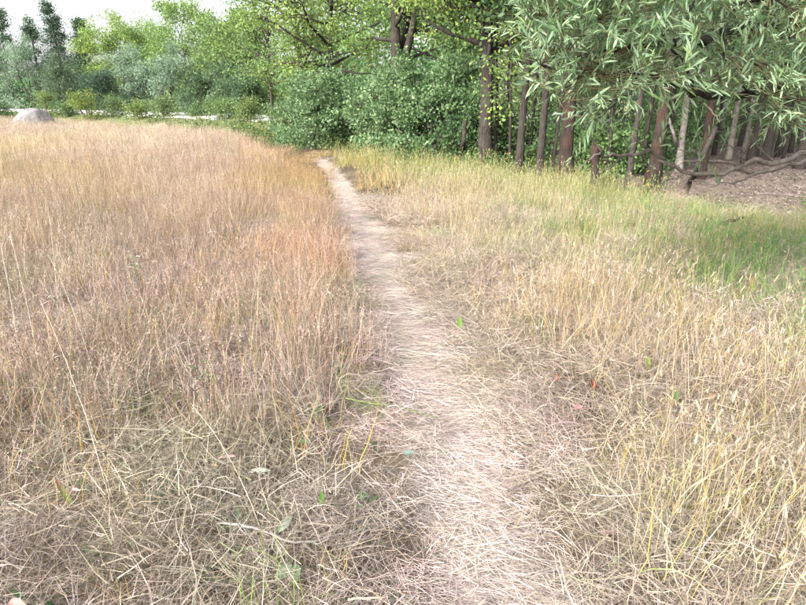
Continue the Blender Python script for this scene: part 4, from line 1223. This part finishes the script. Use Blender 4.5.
put_leaf(672, 515, .06, (.2, .5, .6), (0, -.8, .5), "upright tan dry leaf in the cluster of husks at lower right", .055, .02, (.58, .42, .28), bow=.3, curl=.9, seed=20)
put_leaf(640, 496, .05, (-.7, .1, .2), UP, "pale pinkish curled husk left in the lower right cluster", .05, .022, (.6, .46, .38), bow=.3, curl=.8, seed=21)
put_leaf(652, 512, .05, (.7, .1, .1), UP, "pale curled husk lowest in the lower right cluster", .045, .02, (.62, .5, .4), bow=.25, curl=.8, seed=22)
put_leaf(735, 521, .09, (.35, .5, .55), (-.3, -.8, .5), "broad cream dry leaf propped near the right edge", .065, .024, (.5, .4, .31), bow=.2, curl=.7, seed=23)
put_leaf(8, 600, .1, (.6, -.2, .1), UP, "pink-brown leaf in the bottom left corner", .07, .034, (.48, .28, .24), bow=.2, curl=.4, seed=24)
put_leaf(218, 465, .09, (-.8, .2, .1), UP, "dull tan leaf left of the long pink withered leaf", .04, .02, (.45, .34, .25), bow=.2, curl=.6, seed=25)
put_leaf(477, 600, .03, (.5, .2, .4), UP, "small grey dry leaf at the bottom of the path", .04, .02, (.4, .33, .28), bow=.2, curl=.8, seed=26)
put_leaf(452, 330, .02, (.6, .1, .4), UP, "small tan leaf on the path beside the bright green leaf", .04, .02, (.5, .38, .27), bow=.2, curl=.8, seed=27)
put_leaf(473, 462, .02, (.1, .6, .15), UP, "thin bluish grey leaf lying flat on the path", .07, .014, (.36, .4, .38), bow=.05, seed=28)
put_leaf(584, 410, .02, (.8, .1, .4), UP, "small maroon scrap beside the pink leaf", .03, .018, (.22, .07, .06), bow=.2, curl=.8, seed=29)

def stalk(name, label, category, pts, r0, r1, mat, n=16, head=False, side=()):
    pts = np.array([np.asarray(p, float) for p in pts])
    base = pts[0].copy()
    p = Parts(); L = smooth_line(pts - base, n)
    L[1:-1] += rng.normal(0, max(r0 * .35, .0008), (n - 2, 3))
    tube(p, L, np.linspace(r0, r1, n), 6, rough=.1)
    if not side and not head:
        return obj(name, p.mesh(name, mat, True), loc=tuple(base), label=label, category=category)
    root = thing(name, tuple(base), label, category)
    obj("stem", p.mesh("stem", mat, True), root)
    for sp, ra, rb in side:
        q = Parts(); tube(q, smooth_line(np.array(sp) - base, 9), np.linspace(ra, rb, 9), 6, rough=.1)
        obj("side_twig", q.mesh("side_twig", mat, True), root)
    if head:
        q = Parts(); tip = L[-4:]
        spikelets(q, np.random.default_rng(5), np.array([tip]), np.array([[.6, .5, .4]]), 40, .12, .008, .006)
        obj("seed_head", q.mesh("seed_head", M_GLEAF), root)
    return root

z_ = .075
stalk("forked_twig", "weathered grey forked twig lying in the lower left grass", "twig",
      [G(217, 524, z_), G(238, 524, z_ + .01), G(265, 532, z_ + .012), G(292, 542, z_ + .005), G(315, 541, z_), G(331, 536, z_), G(348, 533, z_ - .01)], .0055, .003, M_STICK, 24,
      side=[([G(238, 524, z_ + .01), G(243, 532, z_ + .012), G(256, 538, z_)], .0035, .002), ([G(312, 541, z_), G(318, 544, z_), G(330, 538, z_ + .01)], .003, .002)])
stalk("small_twig", "short grey twig below the right end of the forked twig", "twig", [G(318, 565, .06), G(330, 569, .065), G(345, 573, .05)], .004, .003, M_STICK, 9)
stalk("pale_stick", "pale broken stick piece at the bottom edge left of the path", "stick", [G(348, 600, .06), G(365, 598, .065), G(388, 597, .06)], .005, .004, M_STRAW, 9)
stalk("dark_stick", "dark curved stick lying across the right half of the path", "stick", [G(512, 490, .02), G(530, 481, .03), G(548, 476, .03), G(566, 474, .02)], .004, .0025, M_STICK_DARK, 12)
stalk("green_stalk", "bent green grass stalk lying over the left path edge", "stalk", [G(345, 398, .1), G(370, 403, .09), G(395, 406, .08), G(420, 413, .06), G(446, 421, .03)], .004, .002, M_GSTEM, 14)
stalk("red_stem", "thin red stem standing beside the path at lower right", "stem", [G(552, 446, .03), G(549, 440, .05), G(544, 429, .08)], .0014, .001, noisy("red_stem", (.2, .05, .04), (.3, .08, .06), 30), 8)
stalk("fallen_stick", "short dark stick lying in the green grass below the bare ground", "stick", [G(722, 224, .12), G(732, 221, .14), G(744, 217, .16)], .03, .018, M_BARK_DARK, 9)
# long pale dead stalks on the left
for lab, a, b, ya, zb, hd in [
    ("long pale dead stalk leaning at the left edge, second from the frame", (45, 405), (4, 205), None, .95, True),
    ("upright pale stalk left of the aster, the straightest one", (58, 330), (48, 190), None, .85, True),
    ("pale stalk slanting down right below the straight stalk", (100, 395), (49, 255), None, .7, False),
    ("very long pale stalk slanting across the lower left grass", (112, 505), (40, 300), None, .75, False),
    ("pale stalk leaning right of the aster towards the path", (205, 262), (142, 178), None, .7, True),
    ("pale stalk tilted sharply above the green herb", (268, 545), (192, 405), None, .35, False),
    ("thin pale stalk at the left edge leaning outwards", (22, 380), (-6, 210), None, .9, True),
    ("short pale stalk beside the green herb in the left grass", (240, 330), (186, 262), None, .45, False),
    ("thin pale straw standing right of the path in the straw", (612, 320), (650, 262), None, .4, False)]:
    A = G(*a); d = ray(*b); B = np.array([0, 0, CAM_H]) + d * ((zb - CAM_H) / d[2])
    if np.linalg.norm(B - A) > 1.25: B = A + (B - A) * 1.25 / np.linalg.norm(B - A)
    A[2] = float(ground_z(A[0], A[1]))
    stalk("dead_stalk", lab, "stalk", [A, A * .66 + B * .34 + [.015, 0, .05], A * .33 + B * .67 + [.01, 0, .06], B], .0021, .001, M_STRAW, 14, head=hd)

def herb(name, label, px, py, h, n, leafcol, flowers=0, seed=0, spread=.1):
    r = np.random.default_rng(seed)
    g = G(px, py, .0); g[2] = float(ground_z(g[0], g[1]))
    root = thing(name, tuple(g), label, "plant")
    lm = [leaf_mesh("leaf", L_, L_ * .3, leafcol, bow=.25, seed=seed + k) for k, L_ in enumerate((.05, .065, .04))]
    from mathutils import Vector
    for q in range(n):
        a = r.uniform(0, 6.28); hh = h * r.uniform(.7, 1.05)
        tip = np.array([math.cos(a) * spread * r.uniform(.3, 1.2), math.sin(a) * spread * r.uniform(.3, 1.2), hh])
        line = smooth_line([np.zeros(3), tip * [.3, .3, .5], tip], 9)
        p = Parts(); tube(p, line, np.linspace(.0028, .0012, 9), 5); obj("stem", p.mesh("stem", M_GSTEM, True), root)
        for k in range(7):
            i0 = 2 + k % 7
            i0 = min(i0, 8)
            b = r.uniform(0, 6.28)
            o = obj("leaf", lm[int(r.integers(0, 3))], root)
            m = frame((math.cos(b), math.sin(b), r.uniform(-.1, .7)), (0, 0, 1)); m.translation = line[i0]
            o.matrix_local = m
        if q < flowers:
            p = Parts()
            for k in range(16):
                b = k / 16 * 6.28 + r.uniform(-.1, .1)
                dd = np.array([math.cos(b), math.sin(b), .25]); ss = np.array([-math.sin(b), math.cos(b), 0]) * .0022
                V = np.array([tip + dd * .003 - ss * .5, tip + dd * .003 + ss * .5, tip + dd * .016 + ss, tip + dd * .016 - ss])
                p.add(V, [[0, 1, 2, 3]], np.array([.62, .52, .78]))
            fl = obj("flower", p.mesh("flower", M_GLEAF), root)
            c = Parts(); tube(c, np.array([tip + [0, 0, -.006], tip + [0, 0, .002], tip + [0, 0, .005]]), [.002, .005, .003], 6, C=np.array([.6, .45, .08]))
            obj("flower_centre", c.mesh("flower_centre", M_GLEAF), fl)
    return root
herb("aster_plant", "small aster with pale violet flowers in the left meadow", 143, 300, .42, 7, (.16, .24, .08), 5, 3, .13)
herb("leafy_herb", "leafy green herb standing in the mat left of the path", 210, 392, .22, 6, (.14, .23, .09), 0, 5, .1)
herb("leafy_herb", "pale green herb in the upper left meadow near the left edge", 46, 215, .5, 7, (.18, .27, .13), 0, 7, .18)
herb("leafy_herb", "green herb in the upper left meadow right of the pale herb", 85, 208, .5, 6, (.17, .26, .09), 0, 8, .16)

# ------------------------------------------------------------------ dead wood at the edge
def log(label, name, pts, r0, r1, mat):
    p = Parts(); base = np.array(pts[0]); L = smooth_line(np.array(pts) - base, 12); L[1:-1] += rng.normal(0, .008, (10, 3))
    tube(p, L, np.interp(np.linspace(0, 1, 12), [0, .2, .45, 1], [r0 * 1.5, r0 * 1.08, r0 * .95, r1]), 10, rough=.13)
    obj(name, p.mesh(name, mat, True), loc=tuple(base), label=label, category="dead wood")
log("leaning broken dark trunk propped on the bare ground", "broken_trunk", [G(683, 196), G(690, 182, .25), P(697, 168, 8.9), P(706, 150, 9.2), P(716, 128, 9.6)], .04, .032, M_BARK_DARK)
log("short reddish stump in the grass between the thick and rusty trunks", "tree_stump", [np.array([XP(595, 10.4, 0), 10.4, -.06]), P(595, 172, 10.4), P(594, 158, 10.4), P(596, 145, 10.45)], .07, .06, M_BARK_RED)
log("thin pale dead stem leaning beside the pale peeling trunk", "dead_pole", [G(672, 160), P(676, 145, 14.5), P(669, 118, 14.3)], .04, .025, M_BARK_PALE)
log("short grey dead stub at the foot of the lilac-like bush", "tree_stump", [G(463, 158), P(463, 146, 15.2), P(464, 132, 15.2), P(465, 121, 15.2)], .06, .045, M_BARK)
